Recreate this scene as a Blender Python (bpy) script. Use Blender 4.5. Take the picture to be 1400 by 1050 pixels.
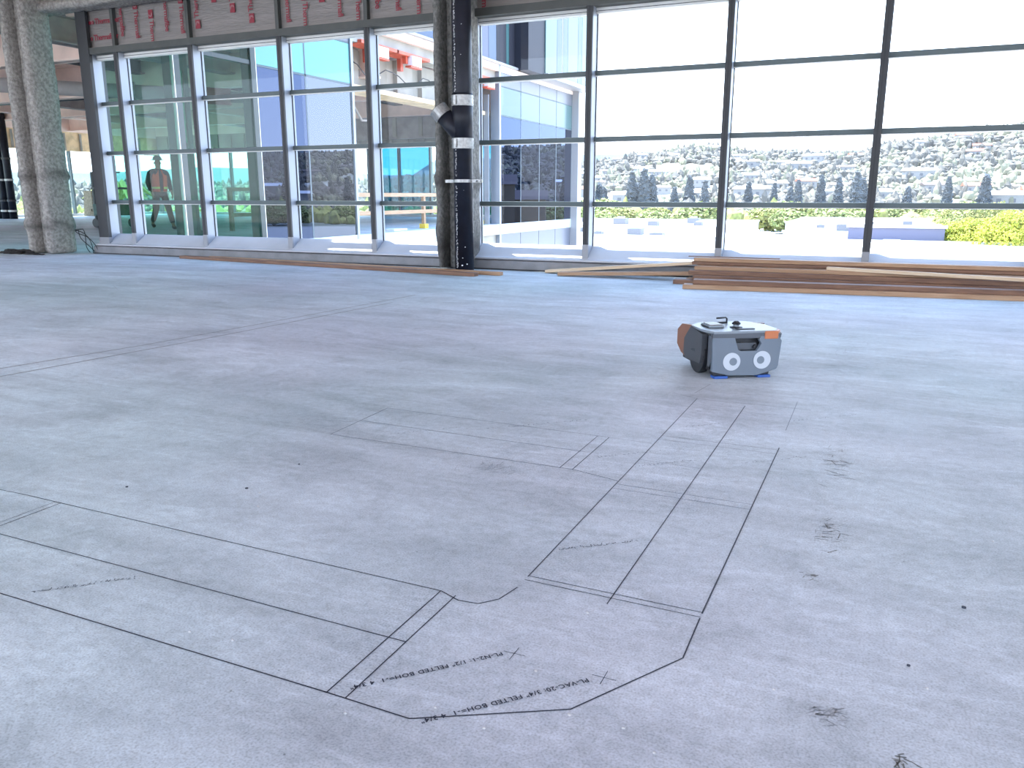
import bpy, bmesh, math, random
from mathutils import Vector, Matrix, noise
random.seed(7)
R = math.radians
for o in list(bpy.data.objects): bpy.data.objects.remove(o)
S = bpy.context.scene
COL = S.collection

# ------------------------------------------------------------------ camera, sky, sun, exposure
cd = bpy.data.cameras.new('camera'); cam = bpy.data.objects.new('camera', cd); COL.objects.link(cam)
cam.location = (0, 0, .85); cam.rotation_euler = (R(90 - 13.1), 0, R(24.2))
cd.sensor_width = 36; cd.lens = 36 * 1110 / 1400; cd.clip_end = 20000; cd.clip_start = .05
S.camera = cam
W = bpy.data.worlds.new('sky'); S.world = W; W.use_nodes = True
nt = W.node_tree; nt.nodes.clear()
out = nt.nodes.new('ShaderNodeOutputWorld'); bg = nt.nodes.new('ShaderNodeBackground')
tc = nt.nodes.new('ShaderNodeTexCoord'); sep = nt.nodes.new('ShaderNodeSeparateXYZ')
rp = nt.nodes.new('ShaderNodeValToRGB')
rp.color_ramp.elements[0].position = 0.0; rp.color_ramp.elements[0].color = (.80, .88, 1.0, 1)
rp.color_ramp.elements[1].position = 0.55; rp.color_ramp.elements[1].color = (.36, .58, 1.0, 1)
nt.links.new(tc.outputs['Generated'], sep.inputs[0]); nt.links.new(sep.outputs['Z'], rp.inputs[0])
nt.links.new(rp.outputs[0], bg.inputs[0]); bg.inputs[1].default_value = 1.0
nt.links.new(bg.outputs[0], out.inputs[0])
sl = bpy.data.lights.new('sun', 'SUN'); sl.energy = 3.2; sl.angle = R(.6); sl.color = (1, .94, .84)
sun = bpy.data.objects.new('sun', sl); COL.objects.link(sun)
sun.rotation_euler = Vector((-.42, .17, 1.0)).to_track_quat('Z', 'Y').to_euler()
S.view_settings.view_transform = 'Standard'; S.view_settings.look = 'None'
S.view_settings.gamma = 1; S.view_settings.use_curve_mapping = False
S.view_settings.exposure = 2.76
cy = S.cycles
cy.use_denoising = True; cy.max_bounces = 10; cy.diffuse_bounces = 5; cy.transparent_max_bounces = 24
cy.sample_clamp_indirect = 6; cy.caustics_reflective = False; cy.caustics_refractive = False

# ------------------------------------------------------------------ materials
def mat(name, col, rough=.7, metal=0, spec=.5, var=0, scale=8, bump=0, bscale=40, col2=None, stretch=None, detail=4, lo=.35, hi=.65):
    m = bpy.data.materials.new(name); m.use_nodes = True; n = m.node_tree; L = n.links
    b = n.nodes['Principled BSDF']; b.inputs['Roughness'].default_value = rough
    b.inputs['Metallic'].default_value = metal; b.inputs['Specular IOR Level'].default_value = spec
    b.inputs['Base Color'].default_value = (*col, 1)
    t = n.nodes.new('ShaderNodeTexCoord'); vec = t.outputs['Object']
    if stretch:
        mp = n.nodes.new('ShaderNodeMapping'); mp.inputs['Scale'].default_value = stretch
        L.new(vec, mp.inputs[0]); vec = mp.outputs[0]
    if var or col2:
        z = n.nodes.new('ShaderNodeTexNoise'); z.inputs['Scale'].default_value = scale; z.inputs['Detail'].default_value = detail
        L.new(vec, z.inputs['Vector'])
        r = n.nodes.new('ShaderNodeValToRGB'); L.new(z.outputs['Fac'], r.inputs[0])
        r.color_ramp.elements[0].position = lo; r.color_ramp.elements[1].position = hi
        c2 = col2 or tuple(min(1, c * (1 + var)) for c in col); c1 = col if col2 else tuple(c * (1 - var) for c in col)
        r.color_ramp.elements[0].color = (*c1, 1); r.color_ramp.elements[1].color = (*c2, 1)
        L.new(r.outputs[0], b.inputs['Base Color'])
    if bump:
        z = n.nodes.new('ShaderNodeTexNoise'); z.inputs['Scale'].default_value = bscale; z.inputs['Detail'].default_value = 5
        L.new(vec, z.inputs['Vector']); bp = n.nodes.new('ShaderNodeBump'); bp.inputs['Strength'].default_value = bump
        bp.inputs['Distance'].default_value = .02; L.new(z.outputs['Fac'], bp.inputs['Height']); L.new(bp.outputs[0], b.inputs['Normal'])
    return m
def glass(name, tint, refl, base, rough=.0, wav=0, k=1):
    m = bpy.data.materials.new(name); m.use_nodes = True; n = m.node_tree; L = n.links; n.nodes.clear()
    o = n.nodes.new('ShaderNodeOutputMaterial'); mx = n.nodes.new('ShaderNodeMixShader')
    tr = n.nodes.new('ShaderNodeBsdfTransparent'); tr.inputs[0].default_value = (*tint, 1)
    gl = n.nodes.new('ShaderNodeBsdfGlossy'); gl.inputs[0].default_value = (*refl, 1); gl.inputs['Roughness'].default_value = rough
    fr = n.nodes.new('ShaderNodeFresnel'); fr.inputs[0].default_value = 1.5
    ad = n.nodes.new('ShaderNodeMath'); ad.operation = 'ADD'; ad.use_clamp = True; ad.inputs[1].default_value = base
    kk = n.nodes.new('ShaderNodeMath'); kk.operation = 'MULTIPLY'; kk.inputs[1].default_value = k
    L.new(fr.outputs[0], kk.inputs[0]); L.new(kk.outputs[0], ad.inputs[0])
    gm = n.nodes.new('ShaderNodeNewGeometry'); iv = n.nodes.new('ShaderNodeMath'); iv.operation = 'SUBTRACT'; iv.inputs[0].default_value = 1
    ml = n.nodes.new('ShaderNodeMath'); ml.operation = 'MULTIPLY'; L.new(gm.outputs['Backfacing'], iv.inputs[1])
    L.new(ad.outputs[0], ml.inputs[0]); L.new(iv.outputs[0], ml.inputs[1]); L.new(ml.outputs[0], mx.inputs[0])   # one reflection per pane: the outer face only
    L.new(tr.outputs[0], mx.inputs[1]); L.new(gl.outputs[0], mx.inputs[2]); L.new(mx.outputs[0], o.inputs[0])
    if wav:
        z = n.nodes.new('ShaderNodeTexNoise'); z.inputs['Scale'].default_value = .7
        t = n.nodes.new('ShaderNodeTexCoord'); L.new(t.outputs['Object'], z.inputs['Vector'])
        bp = n.nodes.new('ShaderNodeBump'); bp.inputs['Strength'].default_value = wav; bp.inputs['Distance'].default_value = .02
        L.new(z.outputs['Fac'], bp.inputs['Height']); L.new(bp.outputs[0], gl.inputs['Normal'])
    return m

def floor_material():
    m = bpy.data.materials.new('floor_concrete'); m.use_nodes = True; n = m.node_tree; L = n.links
    b = n.nodes['Principled BSDF']
    t = n.nodes.new('ShaderNodeTexCoord')
    def nz(scale, det, vec=None, dist=0, rgh=.5):
        z = n.nodes.new('ShaderNodeTexNoise'); z.inputs['Scale'].default_value = scale; z.inputs['Detail'].default_value = det
        z.inputs['Distortion'].default_value = dist; z.inputs['Roughness'].default_value = rgh
        L.new(vec or t.outputs['Object'], z.inputs['Vector']); return z.outputs['Fac']
    def ramp(f, *st):
        r = n.nodes.new('ShaderNodeValToRGB'); L.new(f, r.inputs[0]); e = r.color_ramp.elements
        e[0].position, e[1].position = st[0][0], st[-1][0]
        e[0].color = (*st[0][1], 1); e[1].color = (*st[-1][1], 1)
        for p, c in st[1:-1]: k = e.new(p); k.color = (*c, 1)
        return r.outputs[0]
    def mul(a, c, f=1, mode='MULTIPLY'):
        x = n.nodes.new('ShaderNodeMix'); x.data_type = 'RGBA'; x.blend_type = mode; x.inputs[0].default_value = f
        L.new(a, x.inputs[6]); L.new(c, x.inputs[7]); return x.outputs[2]
    g = lambda v: (v, v, v)
    base = ramp(nz(.55, 6, dist=.6), (.3, (.385, .43, .465)), (.55, (.47, .51, .545)), (.75, (.55, .585, .62)))
    mp = n.nodes.new('ShaderNodeMapping'); mp.inputs['Rotation'].default_value = (0, 0, R(-108)); mp.inputs['Scale'].default_value = (.42, 1.7, 1)
    L.new(t.outputs['Object'], mp.inputs[0])
    streak = ramp(nz(1.1, 7, mp.outputs[0], 1.2, .6), (.35, g(.88)), (.5, g(1.0)), (.64, g(1.11)))
    mp2 = n.nodes.new('ShaderNodeMapping'); mp2.inputs['Rotation'].default_value = (0, 0, R(-40)); mp2.inputs['Scale'].default_value = (.6, 1.9, 1)
    L.new(t.outputs['Object'], mp2.inputs[0])
    blot = ramp(nz(2.3, 6, mp2.outputs[0], .8, .62), (.32, g(.87)), (.5, g(1.0)), (.72, g(1.07)))
    tint = ramp(nz(.35, 2), (.35, (1.02, .985, 1.03)), (.65, (.93, 1.01, .99)))
    fine = ramp(nz(230, 3), (.3, g(.74)), (.5, g(1.0)), (.72, g(1.14)))
    mid = ramp(nz(38, 5, None, 0, .7), (.3, g(.86)), (.6, g(1.05)))
    powder = ramp(nz(.62, 6, mp.outputs[0], 1.6, .55), (.47, g(1)), (.497, g(1.09)), (.525, g(1)))
    powder2 = ramp(nz(.8, 7, mp2.outputs[0], 2.2, .6), (.47, g(1)), (.497, g(1.10)), (.525, g(1)))
    wear = ramp(nz(4.5, 9, None, .8, .74), (.34, g(.86)), (.46, g(1.0)), (.62, g(1.06)))
    nick = ramp(nz(9, 8, mp2.outputs[0], 2.5, .8), (.27, g(.68)), (.315, g(1)))
    c = mul(base, streak); c = mul(c, powder); c = mul(c, powder2); c = mul(c, wear); c = mul(c, nick); c = mul(c, blot); c = mul(c, tint); c = mul(c, fine); c = mul(c, mid)
    # small pits
    v = n.nodes.new('ShaderNodeTexVoronoi'); v.inputs['Scale'].default_value = 26; L.new(t.outputs['Object'], v.inputs['Vector'])
    pit = ramp(v.outputs['Distance'], (.0, g(.45)), (.045, g(.5)), (.07, g(1)))
    pm = ramp(nz(7, 2), (.60, g(0)), (.64, g(1)))
    x = n.nodes.new('ShaderNodeMix'); x.data_type = 'RGBA'; x.blend_type = 'MULTIPLY'; L.new(pm, x.inputs[0]); L.new(c, x.inputs[6]); L.new(pit, x.inputs[7])
    L.new(x.outputs[2], b.inputs['Base Color'])
    rr = ramp(nz(1.7, 4), (.3, g(.52)), (.7, g(.7))); L.new(rr, b.inputs['Roughness'])
    b.inputs['Specular IOR Level'].default_value = .22
    bp = n.nodes.new('ShaderNodeBump'); bp.inputs['Strength'].default_value = .12; bp.inputs['Distance'].default_value = .01
    L.new(nz(90, 6, None, 0, .7), bp.inputs['Height']); L.new(bp.outputs[0], b.inputs['Normal'])
    return m

M = dict(
    floor=floor_material(),
    slab=mat('slab_concrete', (.42, .40, .38), .85, var=.15, scale=2, bump=.2),
    deck=mat('metal_deck', (.86, .66, .57), .7, var=.12, scale=1.5, stretch=(1, .2, 1)),  # pinkish warmth of light bounced off sunlit ground is put into this colour
    warm=mat('warm_fascia', (.72, .52, .30), .7, var=.2, scale=3),
    beam=mat('steel_beam_primer', (.035, .033, .035), .6),
    beamgrey=mat('beam_grey', (.33, .30, .29), .8, var=.15, scale=3),
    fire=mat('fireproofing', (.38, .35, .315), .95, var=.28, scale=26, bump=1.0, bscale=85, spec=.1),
    fire2=mat('fireproofing_shaded_grey', (.235, .228, .21), .95, var=.28, scale=26, bump=1.0, bscale=85, spec=.1),  # same coating, with the shade on column two put into the colour
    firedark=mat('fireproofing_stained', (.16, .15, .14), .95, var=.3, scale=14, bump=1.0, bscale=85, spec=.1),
    curb=mat('curb_concrete', (.21, .21, .215), .8, var=.12, scale=5, bump=.3),
    sill=mat('sill_membrane', (.44, .445, .465), .55, var=.05, scale=3),
    alu=mat('anodised_aluminium', (.28, .30, .34), .4, .4, var=.05, scale=1.2, stretch=(1, 1, .6)),
    alulight=mat('mill_aluminium_sleeve', (.26, .26, .27), .5, .3),
    frontcap=mat('dark_front_cap', (.026, .026, .028), .5),  # front faces coloured much darker than the aluminium sides
    header=mat('header_grey_green', (.052, .054, .048), .55, var=.1),
    transom=mat('transom_grey', (.085, .11, .11), .5, .1),
    transomlip=mat('transom_light_lip', (.72, .70, .66), .4),
    gasket=mat('black_gasket_and_shadow', (.02, .02, .022), .6),
    foil=mat('insulation_foil', (.215, .19, .175), .5, .2, var=.1, scale=5, bump=.5, bscale=22, stretch=(.35, 1, 3)),
    red=mat('print_red', (.24, .016, .03), .6),
    pale=mat('print_pale', (.35, .25, .24), .6),
    ink=mat('ink_navy', (.012, .016, .035), .6),
    inkfaint=mat('ink_faded', (.13, .145, .18), .7),
    scuff=mat('scuff_dirt', (.16, .165, .16), .9, var=.3, scale=60),
    scuffsoft=mat('scuff_dust', (.29, .31, .335), .9, var=.2, scale=60),
    scuffmid=mat('scuff_brown_grey', (.20, .205, .20), .9, var=.3, scale=60),
    dirt=mat('dark_debris', (.025, .02, .018), .95, var=.4, scale=30, bump=1),
    pebble=mat('pebble', (.5, .5, .5), .8),
    pipe=mat('black_iron_pipe', (.009, .010, .017), .45, spec=.3, var=.3, scale=6),
    steel=mat('clamp_steel', (.34, .335, .32), .4, .6, var=.2, scale=30),
    white=mat('white_paint', (.75, .76, .78), .5),
    stencil=mat('pipe_lettering', (.5, .5, .5), .6),
    wire=mat('black_wire', (.01, .01, .012), .5),
    lamp_white=mat('work_lamp_white', (.8, .8, .8), .4),
    orange=mat('orange_red_steel', (.62, .10, .05), .5, var=.15),
    cyan=mat('spandrel_cyan', (.075, .27, .27), .2, spec=.5),
    cyanpale=mat('spandrel_pale', (.055, .115, .115), .2, spec=.4),
    whitepanel=mat('panel_white_blue', (.11, .117, .145), .3),
    soffit=mat('panel_white', (.30, .29, .30), .4),
    panelblue=mat('panel_violet_blue', (.022, .032, .10), .25, spec=.5),
    panellight=mat('panel_light_blue', (.018, .05, .11), .25, spec=.4),
    panelgrey=mat('panel_grey', (.024, .024, .032), .5, spec=.2),
    joint=mat('facade_joint', (.07, .10, .12), .5),
    darkframe=mat('facade_dark_frame', (.022, .035, .035), .4),
    rib=mat('ribbed_concrete', (.33, .31, .275), .85, var=.15, scale=1.5),
    greenpanel=mat('interior_green_film', (.07, .32, .22), .5, var=.1),
    greendark=mat('interior_dark_green', (.035, .10, .085), .5, var=.2),
    wood=mat('lumber_tan', (.30, .17, .09), .6, col2=(.40, .25, .145), scale=3, stretch=(1.2, 14, 14), detail=6, bump=.15),
    woodred=mat('lumber_red_brown', (.13, .062, .036), .6, col2=(.22, .115, .065), scale=3, stretch=(1.2, 14, 14), detail=6, bump=.15),
    woodpale=mat('lumber_pale', (.56, .40, .25), .6, col2=(.68, .53, .36), scale=3, stretch=(1.2, 14, 14), detail=6, bump=.15),
    woodgrey=mat('weathered_wood', (.17, .14, .09), .8, col2=(.27, .22, .15), scale=3, stretch=(4, 4, 4)),
    yellow=mat('yellow_socket', (.75, .50, .03), .5),
    rb_grey=mat('robot_face_grey', (.13, .16, .195), .45, var=.02),
    rb_dark=mat('robot_side_charcoal', (.045, .048, .054), .45),
    rb_lid=mat('robot_lid_silver', (.21, .24, .265), .35, .2),
    rb_band=mat('robot_band_grey', (.075, .085, .10), .4),
    rb_orange=mat('robot_orange', (.48, .15, .055), .4),
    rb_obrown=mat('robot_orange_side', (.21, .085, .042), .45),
    rb_black=mat('robot_black', (.010, .011, .014), .45),
    rb_white=mat('robot_eye_white', (.47, .51, .55), .4),
    rb_pupil=mat('robot_eye_grey', (.15, .185, .22), .4),
    rb_blue=mat('robot_blue_pad', (.022, .09, .34), .5),
    skin=mat('skin', (.30, .17, .11), .6),
    jacket=mat('dark_jacket', (.03, .035, .035), .8),
    vest=mat('hi_vis_orange', (.95, .09, .02), .6),
    vesty=mat('hi_vis_yellow', (.75, .68, .12), .5),
    trousers=mat('dark_trousers', (.045, .05, .05), .8),
    boots=mat('boots', (.02, .016, .012), .7),
    hat=mat('hard_hat_grey', (.22, .23, .24), .35),
    ground=mat('ground_pale', (.42, .40, .36), .9, col2=(.16, .17, .13), scale=.012, lo=.5, hi=.66),
    roof=mat('white_roof', (.70, .70, .70), .7),
    roofedge=mat('roof_parapet', (.55, .55, .56), .7),
    lavender=mat('lavender_wall', (.135, .13, .185), .6),
    maroon=mat('maroon_band', (.10, .05, .07), .6),
    hvac=mat('hvac_grey', (.10, .10, .11), .6),
    hill=mat('hill_grass', (.20, .20, .16), .95, col2=(.38, .37, .34), scale=.02),
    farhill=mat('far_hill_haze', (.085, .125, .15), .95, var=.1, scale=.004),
    tree=mat('hillside_foliage', (.10, .092, .078), .9, var=.3, scale=.05),
    tree2=mat('hillside_foliage_light', (.19, .18, .12), .9, var=.3, scale=.05),
    conifer=mat('conifer_foliage', (.06, .07, .078), .9, var=.25, scale=.3),
    bush=mat('yellow_green_foliage', (.31, .32, .035), .8, var=.35, scale=.5),
    bush2=mat('olive_foliage', (.22, .225, .06), .8, var=.35, scale=.4),
    bushpale=mat('valley_foliage', (.21, .235, .075), .8, var=.35, scale=.5),
    trunk=mat('bark', (.06, .045, .035), .9),
    housewall=mat('house_wall', (.22, .21, .20), .8),
    houseroof=mat('house_roof', (.09, .07, .065), .8),
    housetile=mat('house_tile_roof', (.30, .09, .05), .8),
    lawn=mat('lawn', (.05, .13, .04), .9),
)
def add_dirt(m):
    n = m.node_tree; L = n.links; b = n.nodes['Principled BSDF']; src = b.inputs['Base Color'].links[0].from_socket
    a = n.nodes.new('ShaderNodeAttribute'); a.attribute_name = 'dirt'
    x = n.nodes.new('ShaderNodeMix'); x.data_type = 'RGBA'; L.new(a.outputs['Fac'], x.inputs[0]); L.new(src, x.inputs[6]); x.inputs[7].default_value = (.10, .093, .085, 1)
    L.new(x.outputs[2], b.inputs['Base Color'])
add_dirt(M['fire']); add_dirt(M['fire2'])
G_clear = glass('window_glass_clear', (.97, .985, .98), (1, 1, 1), .0, 0, 0, .45)
G_green = glass('window_glass_green', (.53, .79, .71), (.8, .95, .9), .0, 0, 0, .28)
G_tint = glass('window_glass_teal', (.13, .36, .46), (.8, .9, 1), .0)
G_far = glass('window_glass_far', (.90, .97, .96), (1, 1, 1), .0)
G_mirror = glass('reflective_glass', (.01, .015, .02), (.44, .58, 1), .05)
G_mirror2 = glass('reflective_glass_light', (.02, .025, .03), (.66, .76, 1), .09)

# ------------------------------------------------------------------ mesh helpers
def link(name, me, m=None, parent=None, loc=(0, 0, 0), rz=0):
    o = bpy.data.objects.new(name, me); COL.objects.link(o)
    o.location = loc; o.rotation_euler = (0, 0, rz)
    if m is not None and me is not None:
        if len(me.materials) == 0: me.materials.append(m)
    if parent: o.parent = parent
    return o
def tag(o, label=None, cat=None, group=None, kind=None):
    if label: o['label'] = label
    if cat: o['category'] = cat
    if group: o['group'] = group
    if kind: o['kind'] = kind
    return o
def empty(name, loc=(0, 0, 0), rz=0, **k):
    o = bpy.data.objects.new(name, None); COL.objects.link(o); o.location = loc; o.rotation_euler = (0, 0, rz)
    o.empty_display_size = .1
    return tag(o, **k)
class MB:
    def __init__(s): s.v = []; s.f = []
    def box(s, a, b):
        x0, y0, z0 = a; x1, y1, z1 = b; k = len(s.v)
        s.v += [(x0, y0, z0), (x1, y0, z0), (x1, y1, z0), (x0, y1, z0), (x0, y0, z1), (x1, y0, z1), (x1, y1, z1), (x0, y1, z1)]
        s.f += [tuple(k + i for i in q) for q in ((0, 3, 2, 1), (4, 5, 6, 7), (0, 1, 5, 4), (1, 2, 6, 5), (2, 3, 7, 6), (3, 0, 4, 7))]
        return s
    def prism(s, poly, d, axis='y', at=0):      # polygon (a,b) extruded
        k = len(s.v); n = len(poly)
        def P(a, b, t):
            return {'y': (a, t, b), 'x': (t, a, b), 'z': (a, b, t)}[axis]
        s.v += [P(a, b, at) for a, b in poly] + [P(a, b, at + d) for a, b in poly]
        s.f += [tuple(k + i for i in range(n)), tuple(k + n + i for i in reversed(range(n)))]
        for i in range(n):
            j = (i + 1) % n; s.f.append((k + i, k + n + i, k + n + j, k + j))
        return s
    def tube(s, pts, r, n=10, cap=True):
        pts = [Vector(p) for p in pts]; rs = r if isinstance(r, (list, tuple)) else [r] * len(pts); k = len(s.v)
        up = None
        for i, p in enumerate(pts):
            d = (pts[min(i + 1, len(pts) - 1)] - pts[max(i - 1, 0)]).normalized()
            if up is None: up = Vector((0, 0, 1)) if abs(d.z) < .9 else Vector((1, 0, 0))
            a = d.cross(up).normalized(); b = d.cross(a).normalized()
            for j in range(n):
                t = 2 * math.pi * j / n; s.v.append(tuple(p + (a * math.cos(t) + b * math.sin(t)) * rs[i]))
        for i in range(len(pts) - 1):
            for j in range(n):
                q = (j + 1) % n; s.f.append((k + i * n + j, k + i * n + q, k + (i + 1) * n + q, k + (i + 1) * n + j))
        if cap:
            s.f.append(tuple(k + j for j in reversed(range(n)))); e = k + (len(pts) - 1) * n; s.f.append(tuple(e + j for j in range(n)))
        return s
    def quad(s, *p):
        k = len(s.v); s.v += [tuple(q) for q in p]; s.f.append(tuple(range(k, k + len(p)))); return s
    def strip(s, a, b, w=.0026, z=.0008):        # flat ink line on the floor
        a = Vector((*a, z)); b = Vector((*b, z)); d = (b - a).normalized(); p = Vector((-d.y, d.x, 0)) * w / 2
        e = d * w * .3
        return s.quad(a - p - e, b - p + e, b + p + e, a + p - e)
    def mesh(s, name, bevel=0, smooth=False, seg=2):
        me = bpy.data.meshes.new(name); me.from_pydata(s.v, [], s.f); me.update()
        bm = bmesh.new(); bm.from_mesh(me); bmesh.ops.recalc_face_normals(bm, faces=bm.faces)
        if bevel: bmesh.ops.bevel(bm, geom=list(bm.edges), offset=bevel, segments=seg, affect='EDGES', profile=.6)
        bm.to_mesh(me); bm.free()
        if smooth:
            for p in me.polygons: p.use_smooth = True
        return me
    def build(s, name, m, parent=None, bevel=0, smooth=False, loc=(0, 0, 0), rz=0, seg=2):
        return link(name, s.mesh(name, bevel, smooth, seg), m, parent, loc, rz)
def box(name, a, b, m, parent=None, bevel=0, **k): return MB().box(a, b).build(name, m, parent, bevel, **k)
def copy_tree(o, parent=None):
    c = o.copy(); COL.objects.link(c); c.parent = parent
    for ch in list(o.children): copy_tree(ch, c)
    return c
_txt = {}
def text_mesh(s, size, ext=.0, spacing=1.0, bold=0):
    key = (s, size, ext, spacing)
    if key not in _txt:
        cu = bpy.data.curves.new('lettering', 'FONT'); cu.body = s; cu.size = size; cu.extrude = ext; cu.space_character = spacing
        cu.resolution_u = 2; cu.offset = bold
        o = bpy.data.objects.new('lettering_tmp', cu); COL.objects.link(o)
        dg = bpy.context.evaluated_depsgraph_get(); dg.update()
        me = bpy.data.meshes.new_from_object(o.evaluated_get(dg)); bpy.data.objects.remove(o)
        me.materials.clear(); _txt[key] = me
    return _txt[key]

# ------------------------------------------------------------------ floor and ceilings
YF, YG = 8.72, 8.90            # mullion front and glass plane of the window wall
XW = -10.52                    # face of the projecting wing
MB().prism([(-31.2, -3), (-6, -3), (-6, -12), (13, -12), (13, 9.0), (XW + .02, 9.0), (XW + .02, 29.1), (-31.2, 29.1)], -.30, 'z', 0).build('floor', M['floor']); tag(bpy.data.objects['floor'], kind='structure')
MB().prism([(-31.2, -3), (-6, -3), (-6, -12), (13, -12), (13, 9.1), (XW + .02, 9.1), (XW + .02, 29.1), (-31.2, 29.1)], .25, 'z', 4.32).build('ceiling', M['deck']); C_ = bpy.data.objects['ceiling']; tag(C_, kind='structure')
# deck flutes (ribs of the metal deck, running along X) near the part in view
f = MB()
for i in range(60):
    y = 9.4 + i * .32; f.prism([(y, 4.32), (y + .03, 4.25), (y + .15, 4.25), (y + .18, 4.32)], 20.35, 'x', -31)
for i in range(16):
    y = 4.2 + i * .32; f.prism([(y, 4.32), (y + .03, 4.25), (y + .15, 4.25), (y + .18, 4.32)], 20.35, 'x', -31)
f.build('deck_flutes', M['deck'], C_)['kind'] = 'stuff'
for x, z0, w, mm in ((-15.1, 3.75, .34, 'beamgrey'), (-18.1, 3.92, .30, 'beam'), (-21.4, 3.6, .3, 'deck'), (-24.6, 3.6, .3, 'beamgrey'), (-27.8, 3.6, .3, 'deck')):
    b = MB().box((x - w / 2, 4, z0), (x + w / 2, 28, z0 + .04)).box((x - .03, 4, z0), (x + .03, 28, 4.3)).box((x - w / 2, 4, 4.24), (x + w / 2, 28, 4.3))
    b.build('ceiling_beam', M[mm], C_)
for y, z0 in ((12.6, 3.55), (16.6, 3.45), (20.4, 3.45), (24.4, 3.4)):
    MB().box((-31, y - .14, z0), (XW - .3, y + .14, z0 + .04)).box((-31, y - .03, z0), (XW - .3, y + .03, 4.3)).build('ceiling_beam', M['deck'], C_)

# ------------------------------------------------------------------ window wall: curb, sill, bays
MB().prism([(8.64, 0), (8.95, 0), (8.95, .12), (8.70, .12), (8.64, .105)], 17.2, 'x', -10.74).build('trim_1', M['curb'], None, .006); tag(bpy.data.objects['trim_1'], kind='structure')
MB().box((-10.74, 8.630, 0), (6.4, 8.642, .014)).build('curb_gap_shadow', M['gasket']); tag(bpy.data.objects['curb_gap_shadow'], kind='structure')  # dark strip laid in to stand for the shadow gap under the curb
sill = MB().prism([(8.655, .121), (8.93, .121), (8.93, .285), (8.90, .285), (8.70, .15), (8.655, .14)], 17.1, 'x', -10.70).build('trim_2', M['sill'], None, .004); tag(sill, kind='structure')
MX = [-10.56, -9.97, -8.60, -7.125, -5.815, -4.42, -3.02, -1.555, -.135, 1.28, 2.69, 4.10, 5.51]
def bay(i, x0, x1):
    t = empty('window_%d' % i, (x1, YG, 0), kind='structure')
    def B(n, a, b, m, bev=0):
        return box(n, (a[0] - x1, a[1] - YG, a[2]), (b[0] - x1, b[1] - YG, b[2]), m, t, bev)
    w = .03
    B('mullion', (x1 - w, YF + .02, .14), (x1 + w, YG + .03, 2.80), M['alu'])
    c = B('mullion_cap', (x1 - w - .004, YF - .006, .31), (x1 + w + .002, YF + .02, 2.80), M['frontcap'])
    g = B('cap_groove', (x1 - .006, YF - .009, .31), (x1 + .004, YF - .005, 2.80), M['gasket']); g.parent = c; 
    MB().prism([(YF - .01 - YG, .12), (YF - .01 - YG, .31), (YF + .02 - YG, .31), (YF + .02 - YG, .12)], .068, 'x', -.034).build('mullion_sleeve', M['alulight'], t)
    zs = [.285, .755, 1.45, 2.135, 2.745]
    for z in zs[1:4]:
        tr = B('transom', (x0 + w, YG - .055, z - .028), (x1 - w, YG + .03, z + .022), M['transom'], .004)
        l = B('transom_lip', (x0 + w, YG - .05, z - .036), (x1 - w, YG + .02, z - .029), M['transomlip']); l.parent = tr
    B('head_frame', (x0 + w, YG - .06, 2.725), (x1 - w, YG + .03, 2.79), M['transomlip'], .004)
    B('head_gasket', (x0 + w, YG - .064, 2.748), (x1 - w, YG - .059, 2.754), M['gasket'])
    B('gasket', (x0 + w, YG - .02, .285), (x0 + w + .008, YG - .01, 2.73), M['gasket'])
    for k in range(4):
        B('pane', (x0 + w, YG, zs[k] + .02), (x1 - w, YG + .012, zs[k + 1] - .02), G_clear if x1 > -9.99 or True else G_green)
for i in range(1, len(MX)): bay(i, MX[i - 1], MX[i])
# end post
p = empty('door_post', (-10.43, YF, 0)); bpy.data.objects.remove(p)
ep = empty('trim_3', (-10.55, YF, 0), kind='structure')
box('post_face', (-.10, -.03, .24), (.10, .02, 3.6), M['frontcap'], ep)
box('post_foot', (-.10, -.035, .02), (.10, .02, .24), M['alulight'], ep)
box('post_side', (-.06, .02, .02), (.06, .2, 3.6), M['alu'], ep)

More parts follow.
